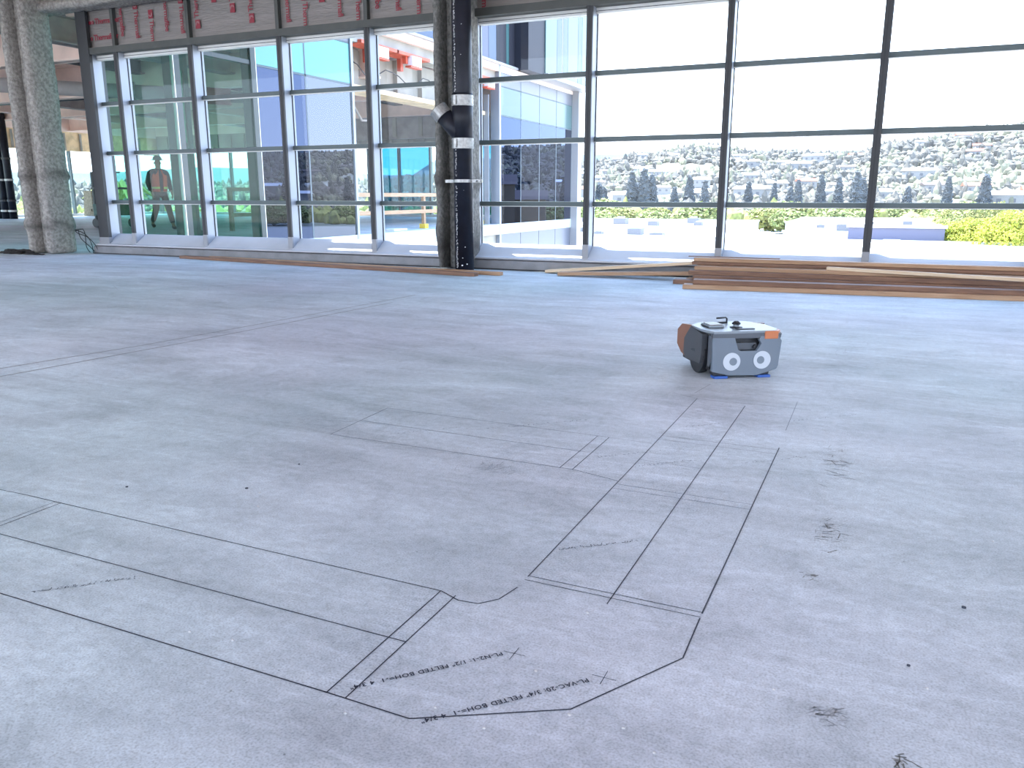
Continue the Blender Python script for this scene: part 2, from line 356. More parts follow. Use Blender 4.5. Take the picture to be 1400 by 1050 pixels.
# wall above the windows: header, studs, foil faced insulation with red print
wf = empty('wall_front', (0, 0, 0), kind='structure')
box('header_beam', (-10.45, YF - .02, 2.785), (6.5, YG + .03, 2.868), M['header'], wf)
box('backing_wall', (-10.55, YG + .06, 2.79), (6.5, YG + .16, 4.3), M['header'], wf)
logo_me = MB().box((-.04, 0, -.055), (.04, .003, .055)).mesh('logo_square')
def arcmark():
    b = MB()
    for r, a0, a1 in ((.018, 200, 20), (.030, 215, 5)):
        for k in range(5):
            t0 = R(a0 + (a1 - a0) * k / 5); t1 = R(a0 + (a1 - a0) * (k + 1) / 5)
            q = lambda rr, t: (rr * math.cos(t), -.001, rr * math.sin(t))
            b.quad(q(r, t0), q(r, t1), q(r + .005, t1), q(r + .005, t0))
    return b.mesh('logo_curl')
curl_me = arcmark()
random.seed(3)
for i in range(1, len(MX)):
    x0, x1 = MX[i - 1], MX[i]
    w = .026
    box('stud', (x1 - w, YF - .01, 2.86), (x1 + w, YG + .02, 4.2), M['header'], wf)
    pn = MB()
    nx, nzz = 14, 8; W_, H_ = x1 - x0 - 2 * w, 1.32
    for a in range(nx + 1):
        for b in range(nzz + 1):
            px, pz = W_ * a / nx, H_ * b / nzz
            edge = min(a, nx - a, b, nzz - b) == 0
            d = 0 if edge else .012 * noise.noise(Vector((x0 * 3 + px * 4, pz * 4, i)))
            pn.v.append((px, d, pz))
    for a in range(nx):
        for b in range(nzz):
            k = a * (nzz + 1) + b; pn.f.append((k, k + nzz + 1, k + nzz + 2, k + 1))
    po = link('insulation_panel', pn.mesh('insulation_panel', smooth=True), M['foil'], wf, (x0 + w, YF + .05, 2.865))
    if x0 > -2.9: continue
    def mark(px, pz, ang, txt=True, sq=True, s=1):
        c, sn = math.cos(ang), math.sin(ang)
        if sq:
            q = link('logo_square', logo_me, M['red'], po, (px, -.020, pz)); q.rotation_euler = (0, -ang + R(90), 0)
            u = link('logo_curl', curl_me, M['pale'], po, (px, -.0215, pz)); u.rotation_euler = (0, -ang + R(90), 0)
        if txt:
            nch = 11 if ang == 0 or ang > 0 else int((pz - .07) / .052)
            if nch < 2: return
            l = link('lettering', text_mesh('Thermafiber'[:nch], .105, .001, .92, .0015), M['red'], po)
            l.location = (px + c * .075 + sn * .025, -.021, pz + sn * .075 - c * .025); l.rotation_euler = (R(90), -ang, 0)
    if i == 1:
        mark(.07, .13, 0); l = po.children[-1]; l.scale = (.55, .9, .9); mark(.12, .34, 0); po.children[-1].scale = (.5, .9, .9)
    else:
        n = max(4, int(W_ / .24))
        for k in range(n):
            px = .12 + k * (W_ - .22) / (n - 1)
            up = (k + i) % 3 == 0 or i in (3, )
            if up and i in (3, 4): mark(px, .17 + .22 * ((k * 2) % 3) / 1.5, R(90))
            else: mark(px, .36 + .14 * ((k * 2 + i) % 3), R(-90))
    # clip the lettering that runs below the header: it is hidden behind header_beam

# fireproofed beam over the windows
def lumpy(name, mb, m, parent=None, amp=.02, sc=6, cuts=24, bands=(), loc=(0, 0, 0), stainmat=None, stains=()):
    me = mb.mesh(name); bm = bmesh.new(); bm.from_mesh(me)
    for _ in range(cuts):
        es = [e for e in bm.edges if e.calc_length() > .07]
        if not es: break
        bmesh.ops.subdivide_edges(bm, edges=es, cuts=1, use_grid_fill=True)
        if len(bm.verts) > 30000: break
    bmesh.ops.triangulate(bm, faces=bm.faces)
    for _ in range(2): bmesh.ops.smooth_vert(bm, verts=bm.verts, factor=.5, use_axis_x=True, use_axis_y=True, use_axis_z=True)
    bm.normal_update()
    for v in bm.verts:
        n = v.normal.copy(); n.z = 0 if abs(n.z) < .9 else n.z
        q = v.co + Vector(loc)
        d = amp * (noise.noise(q * sc) + .5 * noise.noise(q * sc * 2.7) + .25 * noise.noise(q * sc * 6))
        for zb, wd, am in bands: d += am * math.exp(-((v.co.z - zb) / wd) ** 2)
        v.co += n * d
    bm.to_mesh(me); bm.free()
    for p in me.polygons: p.use_smooth = True
    o = link(name, me, m, parent, loc)
    at_ = me.attributes.new('dirt', 'FLOAT', 'POINT')
    for i, v in enumerate(me.vertices):
        z = v.co.z + .06 * noise.noise(v.co * 5); d = 0
        for zb, wd in stains: d = max(d, math.exp(-((z - zb) / wd) ** 2) * (.7 + .5 * noise.noise(v.co * 9)))
        at_.data[i].value = max(0, min(1, d))
    return o
bm_ = empty('fireproofed_beam', (-7, 8.60, 3.35), label='grey fireproofed steel beam running above the window wall', cat='beam')
lumpy('bottom_flange', MB().box((-4.6, -.17, 0), (9, .17, .12)), M['fire'], bm_, .02, 7, 9)
box('web', (-4.6, -.05, .1), (9, .05, .92), M['fire'], bm_)
box('top_flange', (-4.6, -.17, .9), (9, .17, 1.0), M['fire'], bm_)

# ------------------------------------------------------------------ columns
def column(x, y, label, bands, stains, sx=1, mm='fire'):
    t = empty('steel_column', (x, y, 0), label=label, cat='column')
    lumpy('flange', MB().box((-.26, -.22, 0), (-.14, .22, 4.2)), M['fire'], t, .011, 6, 9, bands, (0, 0, 0), M['firedark'], stains)
    lumpy('flange', MB().box((.13, -.22, 0), (.26, .22, 4.2)), M['fire'], t, .011, 6, 9, bands, (0, 0, 0), M['firedark'], stains)
    lumpy('web', MB().box((-.15, -.05, 0), (.15, .05, 4.2)), M['fire'], t, .012, 6, 9)
    t.scale = (sx, 1, 1)
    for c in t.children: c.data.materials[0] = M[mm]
    return t
c1 = column(-11.33, 8.42, 'rough fireproofed steel column standing left of the window wall', [(1.13, .05, .03), (.42, .07, .035), (1.8, .04, -.03)], [(1.12, .05), (.42, .06)])
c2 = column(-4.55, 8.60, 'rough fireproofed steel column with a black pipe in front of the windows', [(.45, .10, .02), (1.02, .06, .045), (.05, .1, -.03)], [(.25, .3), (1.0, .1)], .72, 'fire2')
# debris at the foot of column one
def blob(name, m, parent, loc, sx, sy, sz, seed, sub=3, amp=.35, sc=2.2):
    bm = bmesh.new(); bmesh.ops.create_icosphere(bm, subdivisions=sub, radius=1)
    for v in bm.verts:
        d = 1 + amp * noise.noise(v.co * sc + Vector((seed, seed, 0)))
        v.co = Vector((v.co.x * sx * d, v.co.y * sy * d, max(-.001, v.co.z * sz * d)))
    me = bpy.data.meshes.new(name); bm.to_mesh(me); bm.free()
    for p in me.polygons: p.use_smooth = True
    return link(name, me, m, parent, loc)
tag(blob('debris_heap', M['dirt'], None, (-11.78, 8.17, .0), .30, .14, .06, 3, 4, .6, 3), 'dark heap of debris at the foot of the left rough column', 'debris')
tag(blob('debris_heap', M['dirt'], None, (-11.33, 8.10, .0), .22, .06, .02, 9, 4, .6, 3), 'thin dark scatter of debris in front of the left rough column', 'debris')
wr = MB()
for s in range(4):
    pts = [(-11.08 + .02 * s, 8.62, .34)]
    for k in range(1, 9):
        t = k / 8; pts.append((-11.05 + .36 * t + .05 * math.sin(3 * t + s * 1.7), 8.62 + .05 * math.sin(4 * t + s), max(.01, .34 - .34 * t ** (1 + .5 * s) + .03 * math.sin(6 * t + s))))
    wr.tube(pts, .0055, 6)
tag(wr.build('loose_wire', M['wire'], None, smooth=True), 'black loose wires drooping from the left rough column to the curb', 'wire')

# second cluster, far left
t = empty('steel_column', (-28.45, 20.7, 0), label='distant beige column far left beside black risers', cat='column')
MB().box((-.32, -.3, 0), (-.2, .3, 4.3)).build('flange', M['fire'], t); MB().box((.2, -.3, 0), (.32, .3, 4.3)).build('flange', M['fire'], t); MB().box((-.2, -.05, 0), (.2, .05, 4.3)).build('web', M['fire'], t)
for k, (dx, dy, r) in enumerate(((-1.35, -.55, .12), (-1.0, -.5, .15), (-.62, -.5, .13))):
    t = empty('riser_pipe', (-28.45 + dx, 20.7 + dy, 0), label=['leftmost thin black riser pipe beside the distant beige column', 'middle thick black riser pipe beside the distant beige column', 'black riser pipe nearest to the distant beige column'][k], cat='pipe', group='black risers')
    MB().tube([(0, 0, 0), (0, 0, 4.2)], r, 12).build('pipe', M['pipe'], t, smooth=True)
    for z in (.25, .62, 1.35, 2.1): MB().tube([(0, 0, z), (0, 0, z + .07)], r + .02, 12).build('clamp', M['steel' if (z * 10) % 3 > 1 else 'beam'], t)
t = empty('wrapped_bundle', (-27.6, 21.0, 0), label='blue wrapped upright bundle leaning by the distant column', cat='bundle')
MB().tube([(-.1, 0, 0), (0, 0, 1.2), (0, 0, 2.3)], [.16, .18, .17], 10).build('wrap', mat('blue_wrap', (.03, .16, .35), .4), t)
MB().tube([(-.1, -.19, .02), (0, -.2, 2.3)], .035, 8).build('white_pole', M['white'], t)
t = empty('plywood_sheet', (-30.2, 24.25, 0), label='brown wood sheet standing on end by the distant openings', cat='board')
MB().prism([(-.28, 0), (.30, 0), (.26, 1.02), (-.16, 1.02)], .06, 'y', 0).build('sheet', M['woodgrey'], t)
MB().box((-.2, -.04, .2), (.22, 0, .28)).build('batten', M['woodgrey'], t)

# ------------------------------------------------------------------ drain pipe in front of column two
dp = empty('drain_pipe', (-4.294, 8.24, 0), label='thick black drain pipe with a capped angled branch on the column', cat='pipe')
MB().tube([(0, 0, 0), (0, 0, 4.2)], .106, 32).build('pipe', M['pipe'], dp, smooth=True)
MB().tube([(0, 0, 1.42), (0, 0, 1.92)], .114, 32).build('wye_body', M['pipe'], dp, smooth=True)
def band(z0, z1, r, par, pose=None):
    b = MB().tube([(0, 0, z0), (0, 0, z1)], r, 32).build('coupling', M['steel'], par, smooth=False)
    for z in (z0 + .015, z1 - .015, (z0 + z1) / 2): MB().tube([(0, 0, z - .006), (0, 0, z + .006)], r + .004, 32).build('hose_clamp', M['steel'], b)
    MB().box((-.04, -r - .018, z0 + .01), (-.01, -r, z1 - .01)).build('clamp_screw', M['steel'], b)
    return b
band(1.79, 1.90, .119, dp); band(1.345, 1.455, .119, dp)
br = MB().tube([(0, 0, 1.44), (-.05, -.02, 1.52), (-.215, -.05, 1.71)], [.06, .09, .095], 24).build('branch', M['pipe'], dp, smooth=True)
d = Vector((-.165, -.03, .19)).normalized(); p0 = Vector((-.20, -.047, 1.685))
MB().tube([p0, p0 + d * .11], .104, 24).build('coupling', M['steel'], dp)
MB().tube([p0 + d * .105, p0 + d * .118], .09, 24).build('end_cap', M['pipe'], dp)
st = MB().tube([(0, 0, .985), (0, 0, 1.018)], .113, 32).build('strap', M['steel'], dp)
MB().box((.08, -.02, .985), (.24, .0, 1.018)).build('strap_arm', M['steel'], st); MB().box((-.24, .02, .985), (-.08, .04, 1.018)).build('strap_arm', M['steel'], st)
for x in (.17, .22): MB().tube([(x, -.05, 1.0), (x, .03, 1.0)], .010, 8).build('bolt', M['steel'], st)
# illegible stencil lettering: small strokes along the pipe
random.seed(11); sb = MB()
a0 = R(-112)
z = .05
while z < 2.95:
    if not (.95 < z < 1.05 or 1.33 < z < 1.93):
        for k in range(3):
            a = a0 + R(random.uniform(-6, 6)); h = random.uniform(.004, .02); aw = R(random.uniform(1.2, 5))
            r = .1075
            sb.quad((r * math.cos(a), r * math.sin(a), z), (r * math.cos(a + aw), r * math.sin(a + aw), z + .004), (r * math.cos(a + aw), r * math.sin(a + aw), z + h), (r * math.cos(a), r * math.sin(a), z + h))
    z += random.choice((.011, .013, .015, .03))
sb.build('lettering', M['stencil'], dp)
sp = MB()
for a, z, s in ((-60, .28, .012), (-75, .16, .01), (-50, .09, .014), (-80, .075, .016), (-65, 2.6, .008), (-70, 2.3, .006), (-62, .9, .004)):
    a = R(a); r = .1076; q = s / r
    sp.quad((r * math.cos(a), r * math.sin(a), z), (r * math.cos(a + q), r * math.sin(a + q), z), (r * math.cos(a + q), r * math.sin(a + q), z + s * .7), (r * math.cos(a), r * math.sin(a), z + s * .7))
sp.build('paint_speck', M['white'], dp)['kind'] = 'stuff'

# ------------------------------------------------------------------ services at the ceiling, left
t = empty('ceiling_pipe', (-24, 17.0, 3.62), label='long black pipe hung below the ceiling far left', cat='pipe')
MB().tube([(-7, 0, 0), (9.5, 0, 0)], .17, 16).build('pipe', M['pipe'], t, smooth=True)
for x in (-3, .2, 3.4, 6.6): MB().tube([(x, 0, 0), (x, 0, .68)], .03, 6).build('hanger_rod', M['wire'], t)
t = empty('ceiling_pipe', (-12.5, 6.2, 3.15), label='black pipe with grey clamp in the top left corner', cat='pipe')
MB().tube([(-1.6, -.6, -.02), (2.6, .55, .26)], .085, 16).build('pipe', M['pipe'], t, smooth=True)
t = empty('cable_bundle', (-11.15, 6.9, 3.02), label='red and dark cables looping in the top left corner', cat='cable')
cb = MB()
for s in range(5):
    cb.tube([(-.55 + .1 * s, .05 * s, .30), (-.45 + .07 * s, 0, .12 - .02 * s), (-.2 + .05 * s, -.02 * s, .03 + .02 * s), (.05 + .03 * s, 0, .12)], .012, 6)
cb.build('red_cable', M['red'], t, smooth=True)

# ------------------------------------------------------------------ wing facade (faces +X)
fw = empty('wall_wing', (XW, 0, 0), kind='structure')
def F(name, y0, y1, z0, z1, m, x0=-.03, x1=.0, bev=0, par=None):
    q = 1.0265; Z = lambda z: .85 + (z - .85) * q
    return box(name, (x0, y0 if y0 < 9 else y0 * q, Z(z0)), (x1, y1 if y1 < 9 else y1 * q, Z(z1)), m, par or fw, bev)
ys = [8.95, 10.05, 11.78, 13.25, 14.72]
# transparent green modules
for a, b in ((8.98, 10.0), (10.12, 11.74)):
    F('pane', a, b, -.1, 3.05, G_green); F('pane', a, b, 3.12, 3.86, G_green)
F('corner_frame', 8.92, 8.98, -.1, 4.4, M['darkframe'], -.12, .02)
F('facade_mullion', 10.0, 10.12, -.1, 4.4, M['darkframe'], -.22, .03); F('mullion_trim', 9.985, 10.0, -.1, 4.4, M['transomlip'], -.03, .035)
F('facade_mullion', 11.74, 11.86, -.1, 4.4, M['darkframe'], -.2, .03); F('mullion_trim', 11.86, 11.875, -.1, 4.4, M['transomlip'], -.03, .03)
F('spandrel_rail', 8.98, 11.74, 3.05, 3.12, M['darkframe'], -.1, .01)
# reflective modules
def module(y0, y1, vis, sp, zb=-.15, top=None):
    g = .02
    F('pane', y0 + g, y1 - g, zb + g, 3.06 - g, vis)
    F('spandrel_panel', y0 + g, y1 - g, 3.07 + g / 2, 3.85 - g / 2, sp)
    F('facade_joint', y1 - g, y1 + g, zb, 4.4, M['joint'], -.06, .004)
    F('spandrel_rail', y0, y1, 3.045, 3.075, M['joint'], -.06, .004)
    F('spandrel_rail', y0, y1, 3.845, 3.865, M['joint'], -.06, .004)
    F('fascia_panel', y0 + g, y1 - g, 3.87, 4.40, top or M['whitepanel'])
module(11.875, 13.25, G_mirror, M['cyan'], -.35); module(13.25, 14.72, G_mirror2, M['cyan'], -.35)
for k in range(4):
    y0 = 21.98 + k * 1.475
    module(y0, y0 + 1.475, G_mirror, M['cyanpale'])
    F('base_panel', y0 + .015, y0 + 1.46, -1.6, -.17, M['whitepanel'])
F('end_frame', 14.72, 14.80, -.3, 4.4, M['alu'], -.2, .03)
F('opening_frame', 21.86, 21.98, -1.6, 4.4, M['alu'], -.25, .03)
F('opening_frame', 21.60, 21.66, -.1, 3.6, M['alu'], -.35, -.2)
F('corner_return', 27.9, 28.3, -1.6, 4.4, M['soffit'], -.3, .25)
# slab edges
F('slab_edge', 8.95, 28.3, -.75, -.02, M['rib'], -.5, -.10); F('slab_edge', 14.8, 21.9, 3.95, 4.4, M['rib'], -.5, -.1)
F('slab_edge', 8.95, 28.3, -2.2, -.75, M['whitepanel'], -.4, -.04)
for k in range(6): F('precast_rib', 15.2 + k * 1.15, 15.9 + k * 1.15, 3.18, 3.95, M['rib'], -.75, -.62)
F('precast_back', 14.8, 21.9, 3.15, 3.95, M['rib'], -.85, -.74)
F('soffit_ledge', 14.8, 21.9, 3.05, 3.15, M['warm'], -.95, -.3)
# upper floor
F('upper_sill', 8.95, 24.3, 4.40, 4.46, M['soffit'], -.4, .10); F('upper_sill', 24.3, 28.4, 4.34, 4.46, M['soffit'], -.4, .55)
upp = [(8.95, 13, 'panellight'), (13, 14.6, 'panelblue'), (14.6, 17, 'panellight'), (17.0, 18.6, 'panellight'), (18.6, 21.25, 'panelblue'), (21.25, 21.75, 'panellight'), (21.75, 22.4, 'panelgrey'), (22.4, 22.6, 'cyanpale'), (22.6, 23.0, 'panelgrey'), (23.1, 23.12, 'joint')]
for y0, y1, k in upp: F('upper_panel', y0 + .01, y1 - .01, 4.46, 9.5, M[k])
F('upper_fin', 23.05, 24.3, 4.40, 9.5, M['panelgrey'], -.03, .42, .01)
y = 24.32
for w_, k in ((.95, 'cyanpale'), (.45, 'panellight'), (.07, 'soffit'), (.45, 'panellight'), (.95, 'cyanpale'), (.4, 'panellight'), (.72, 'cyanpale'), (.45, 'panellight')):
    F('upper_panel', y, y + w_ - .02, 4.46, 9.5, M[k], .30, .45); y += w_
box('upper_storeys', (-20.5, 9.2, 4.6), (-.06, 28.2, 9.6), M['whitepanel'], fw)
# upper storeys above our own window wall
wu = empty('wall_upper', (0, 0, 0), kind='structure')
box('slab_band', (XW + .1, YG + .02, 4.2), (9, YG + .2, 4.7), M['whitepanel'], wu)
box('upper_wall', (-31, -2.9, 4.7), (11, YG + .15, 9.6), M['whitepanel'], wu)

# wing interior: far glazed walls
def far_wall(name, axis, c, a0, a1, step, pane_fn, zs, zt, fascia):
    t = empty(name, (0, 0, 0), kind='structure'); n = int(round((a1 - a0) / step))
    def P(nm, u0, u1, z0, z1, d0, d1, m):
        if axis == 'x': return box(nm, (c + d0, u0, z0), (c + d1, u1, z1), m, t)
        return box(nm, (u0, c + d0, z0), (u1, c + d1, z1), m, t)
    for i in range(n + 1):
        u = a0 + i * step
        P('mullion', u - .035, u + .035, 0, zt, -.08, .08, M['transom'])
        if i < n: P('pane', u + .035, u + step - .035, zs, zt, -.01, .01, pane_fn(i, u))
    P('sill_rail', a0, a1, 0, .1, -.1, .1, M['sill'])
    P('fascia_panel', a0, a1, zt, zt + .75, -.1, .1, fascia)
    P('upper_panel', a0, a1, zt + .75, 4.32, -.1, .1, M['deck'])
    for i in range(int((a1 - a0) / .75)): P('fascia_rib', a0 + i * .75, a0 + i * .75 + .08, zt + .02, zt + .7, -.16 if axis == 'y' else .1, -.1 if axis == 'y' else .16, M['rib'])
    return t
far_wall('wall_left', 'x', -31.0, -3.0, 28.8, 1.5143, lambda i, u: G_far, .1, 2.62, M['warm'])
def pf(i, u):
    if u < -19.9: return G_far
    return G_far if i in (10, ) else G_tint
fb = far_wall('wall_back', 'y', 28.9, -31.0, -10.7, 1.45, pf, .1, 2.72, M['rib'])
# bulkhead in front of the far end, with dark soffit void
box('dark_bulkhead', (-20.5, 25.6, 2.78), (XW - .9, 25.75, 4.3), M['beamgrey'], fb)
for i in range(9): box('bulkhead_rib', (-20.3 + i * 1.05, 25.54, 2.85), (-20.15 + i * 1.05, 25.6, 3.5), M['rib'], fb)
# partition panels inside the wing (green film, dark riser) and ceiling services
t = empty('partition_post', (-13.35, 13.15, 0), label='tall green panelled post inside the wing behind the person', cat='post')
box('panel', (-.22, -.05, 0), (.22, .05, 4.1), M['greendark'], t); box('film', (-.12, -.08, 1.9), (.18, -.05, 3.3), M['greenpanel'], t); box('base', (-.26, -.1, 0), (.26, .1, .12), M['greendark'], t)
t = empty('ceiling_duct', (-14.6, 13.9, 3.05), label='grey pipe with an orange red coupling under the wing ceiling', cat='pipe')
MB().tube([(-2.6, -1.9, .05), (.6, .6, -.05)], .15, 16).build('pipe', M['beamgrey'], t, smooth=True)
MB().tube([(.6, .6, -.05), (1.05, .95, -.07)], .18, 16).build('coupling', mat('coupling_red', (.35, .09, .06), .5), t, smooth=True)
MB().tube([(1.05, .95, -.07), (2.3, 1.9, -.1)], .12, 16).build('pipe', M['beamgrey'], t, smooth=True)
MB().tube([(-.55, -.32, -.0), (-.49, -.27, -.0)], .2, 16).build('clamp', M['steel'], t)

# guard rails
def rail(x0, y0, x1, y1, n, zt, zm, lab, sock, hw=.05, hasend=True, m='woodgrey'):
    t = empty('guard_rail', (x0, y0, 0), label=lab, cat='railing'); d = Vector((x1 - x0, y1 - y0, 0)); L_ = d.length; a = math.atan2(d.y, d.x); t.rotation_euler = (0, 0, a)
    box('top_rail', (-.12, -.02, zt - .09), (L_, .02, zt), M[m], t); box('mid_rail', (-.08, -.02, zm - .045), (L_, .02, zm + .045), M[m], t)
    for k in range(n):
        x = L_ * k / max(1, n - 1) if n > 1 else 0
        pp = box('post', (x - .045, .02, 0), (x + .045, .10, zt - .02), M[m], t)
        if sock: q = box('post_socket', (x - .09, -.03, 0), (x + .09, .14, .12), M['yellow'], t)
    return t
rail(-14.35, 15.5, -14.0, 20.0, 2, 1.03, .38, 'weathered wood guard rail inside the wing seen through green glass', False)
rail(-10.92, 15.5, -10.92, 22.1, 3, .90, .44, 'wood guard rail with yellow sockets along the open bays of the wing', True, m='wood')

# red brackets with work lamps at the open bays
for k, (y, z) in enumerate(((15.9, 3.98), (17.3, 3.98), (21.3, 3.98))):
    t = empty('edge_bracket', (XW - .05, y * 1.0265, z + .06), label=['red edge bracket with a white lamp, left one above the open bays', 'red edge bracket with a white lamp, right beside the pipe column', 'red edge bracket with a white lamp, right of the pipe column'][k], cat='bracket', group='red edge brackets')
    MB().box((-.4, -.75, -.02), (.05, .75, .05)).build('angle', M['orange'], t); MB().box((-.4, -.06, -.3), (-.3, .06, .05)).build('strut', M['orange'], t); MB().box((-.1, -.3, -.18), (.0, -.22, .0)).build('strut', M['orange'], t)
    box('lamp_head', (-.05, -.2, -.22), (.12, .22, .0), M['lamp_white'], t, .01); box('lamp_frame', (-.06, -.24, -.26), (.10, .26, -.22), M['orange'], t)
t = empty('hanging_cable', (XW - .2, 16.0, 3.55), label='thin dark cable with loops strung across the open bays', cat='cable')
MB().tube([(0, -.6 + k * .28, .12 * math.cos(k * 1.1) - .05 * (k % 4 == 2)) for k in range(15)], .012, 6).build('cable', M['wire'], t, smooth=True)
MB().tube([(0, .2 + .13 * math.cos(a / 8 * 2 * math.pi), -.1 + .13 * math.sin(a / 8 * 2 * math.pi)) for a in range(9)], .01, 6).build('cable_loop', M['wire'], t, smooth=True)
t = empty('hanging_cable', (-11.9, 16.5, 1.93), label='tangled grey hose hanging from the wing ceiling in the open bay', cat='hose')
MB().tube([(0, .3, 1.5), (0, .25, 1.0), (.03, .3, .6), (-.05, .1, .2), (0, -.15, -.1)], .035, 8).build('hose', M['stencil'], t, smooth=True)
MB().tube([(0, .4, 1.3), (.0, 1.0, .7), (0, 1.6, .75)], .03, 8).build('bracing_rod', M['beamgrey'], t, smooth=True)
tag(box('white_parcel', (-11.05, 17.0, 0), (-10.75, 17.6, .05), M['white'], None, .01), 'flat white parcel lying at the slab edge of the open bays', 'parcel')

# ------------------------------------------------------------------ person walking in the wing
def skinned(name, pts, edges, m, parent, sub=2, root=0):
    me = bpy.data.meshes.new(name); me.from_pydata([p[0] for p in pts], edges, [])
    o = link(name, me, m, parent)
    md = o.modifiers.new('skin', 'SKIN'); md.use_smooth_shade = True
    for i, p in enumerate(pts):
        r = p[1]; r = r if isinstance(r, tuple) else (r, r); me.skin_vertices[0].data[i].radius = r
        me.skin_vertices[0].data[i].use_root = (i == root)
    sb_ = o.modifiers.new('sub', 'SUBSURF'); sb_.levels = sub; sb_.render_levels = sub
    return o
pr = empty('person', (-16.75, 15.57, 0), R(70), label='person in orange hi-vis vest, dark jacket and brimmed hard hat, walking behind glass', cat='person')
# person's local frame: faces -Y; x to the figure's left
pel = (0, 0, .93)
P_ = [(pel, (.13, .10)), ((0, 0, 1.10), (.13, .095)), ((0, -.01, 1.30), (.155, .11)), ((0, 0, 1.43), (.10, .08)), ((0, -.01, 1.50), .05), ((0, -.03, 1.58), (.072, .085)), ((0, -.035, 1.67), (.074, .09)), ((0, -.03, 1.73), (.045, .055)),
      ((.10, 0, .88), .085), ((.11, -.20, .50), .058), ((.11, -.36, .13), .04), ((.11, -.48, .05), .035),
      ((-.10, 0, .88), .085), ((-.11, .06, .48), .058), ((-.11, .34, .17), .04), ((-.11, .27, .04), .033),
      ((.19, 0, 1.40), .062), ((.27, .06, 1.14), .045), ((.26, -.10, .93), .033), ((.26, -.14, .87), .03),
      ((-.19, 0, 1.40), .062), ((-.27, -.02, 1.14), .045), ((-.27, -.16, .94), .033), ((-.27, -.19, .88), .03)]
E_ = [(0, 1), (1, 2), (2, 3), (3, 4), (4, 5), (5, 6), (6, 7), (0, 8), (8, 9), (9, 10), (10, 11), (0, 12), (12, 13), (13, 14), (14, 15), (3, 16), (16, 17), (17, 18), (18, 19), (3, 20), (20, 21), (21, 22), (22, 23)]
k = len(P_)
for side, base in ((1, (.26, -.14, .87)), (-1, (-.27, -.19, .88))):
    w0 = 19 if side == 1 else 23
    for fi, (dy, ln) in enumerate(((-.026, .070), (-.009, .080), (.009, .074), (.026, .058))):
        b = Vector(base) + Vector((0, dy, -.03)); P_.append((tuple(b), .010)); P_.append((tuple(b + Vector((-side * .008, 0, -ln * .55))), .009)); P_.append((tuple(b + Vector((-side * .022, 0, -ln))), .008))
        E_.extend([(w0, k), (k, k + 1), (k + 1, k + 2)]); k += 3
    b = Vector(base) + Vector((-side * .01, -.035, 0)); P_.append((tuple(b), .011)); P_.append((tuple(b + Vector((-side * .015, -.02, -.045))), .009)); E_.extend([(w0, k), (k, k + 1)]); k += 2
body = skinned('body', P_, E_, M['skin'], pr)
jk = [((0, 0, .90), (.165, .13)), ((0, 0, 1.10), (.165, .125)), ((0, -.01, 1.30), (.20, .145)), ((0, 0, 1.43), (.13, .10)), ((.21, 0, 1.39), .09), ((.28, .06, 1.14), .065), ((.265, -.09, .94), .05), ((-.20, 0, 1.40), .085), ((-.28, -.02, 1.14), .065), ((-.275, -.15, .95), .05)]
skinned('jacket', jk, [(0, 1), (1, 2), (2, 3), (3, 4), (4, 5), (5, 6), (3, 7), (7, 8), (8, 9)], M['jacket'], pr)
tj = [((0, 0, .95), (.15, .115)), ((.10, 0, .86), .10), ((.11, -.20, .50), .082), ((.11, -.36, .14), .064), ((-.10, 0, .86), .10), ((-.11, .06, .48), .082), ((-.11, .34, .18), .064)]
skinned('trousers', tj, [(0, 1), (1, 2), (2, 3), (0, 4), (4, 5), (5, 6)], M['trousers'], pr)
for sx, y0, y1, z in ((.11, -.36, -.53, .045), (-.11, .34, .22, .09)):
    skinned('boot', [((sx, y0, z + .07), .05), ((sx, y0 - .02, z), .048), ((sx, y1, z - .005), .04)], [(0, 1), (1, 2)], M['boots'], pr, 1)
for s in (1, -1):   # the two front halves and back of the vest
    v = MB(); N = 9; rows = [(.93, .175, .135), (1.05, .18, .137), (1.2, .195, .145), (1.32, .20, .150), (1.42, .14, .12), (1.47, .10, .09)]
    for z, rx, ry in rows:
        for q in range(N + 1):
            a = R(-90 + s * (14 + 166 * q / N)); v.v.append((rx * 1.04 * math.cos(a), ry * 1.08 * math.sin(a) - .005, z))
    for r_ in range(len(rows) - 1):
        for q in range(N):
            u = r_ * (N + 1) + q; v.f.append((u, u + 1, u + N + 2, u + N + 1))
    o = v.build('vest', M['vest'], pr, smooth=True); sd = o.modifiers.new('thick', 'SOLIDIFY'); sd.thickness = .012
    vb = MB()
    for q in range(N):
        for (z0, z1) in ((1.0, 1.05), ):
            a, b = R(-90 + s * (14 + 166 * q / N)), R(-90 + s * (14 + 166 * (q + 1) / N))
            c = lambda t, z: (.196 * math.cos(t), .158 * math.sin(t) - .005, z)
            vb.quad(c(a, z0), c(b, z0), c(b, z1), c(a, z1))
    vb.build('reflective_band', M['vesty'], o)
hh = MB(); N = 20
for z, r in ((1.705, .175), (1.70, .175), (1.712, .12), (1.75, .115), (1.79, .09), (1.815, .045), (1.82, .004)):
    for q in range(N): a = 2 * math.pi * q / N; hh.v.append((r * .92 * math.cos(a), r * 1.05 * math.sin(a) - .03, z))
for r_ in range(6):
    for q in range(N): hh.f.append((r_ * N + q, r_ * N + (q + 1) % N, (r_ + 1) * N + (q + 1) % N, (r_ + 1) * N + q))
hh.build('hard_hat', M['hat'], pr, smooth=True)
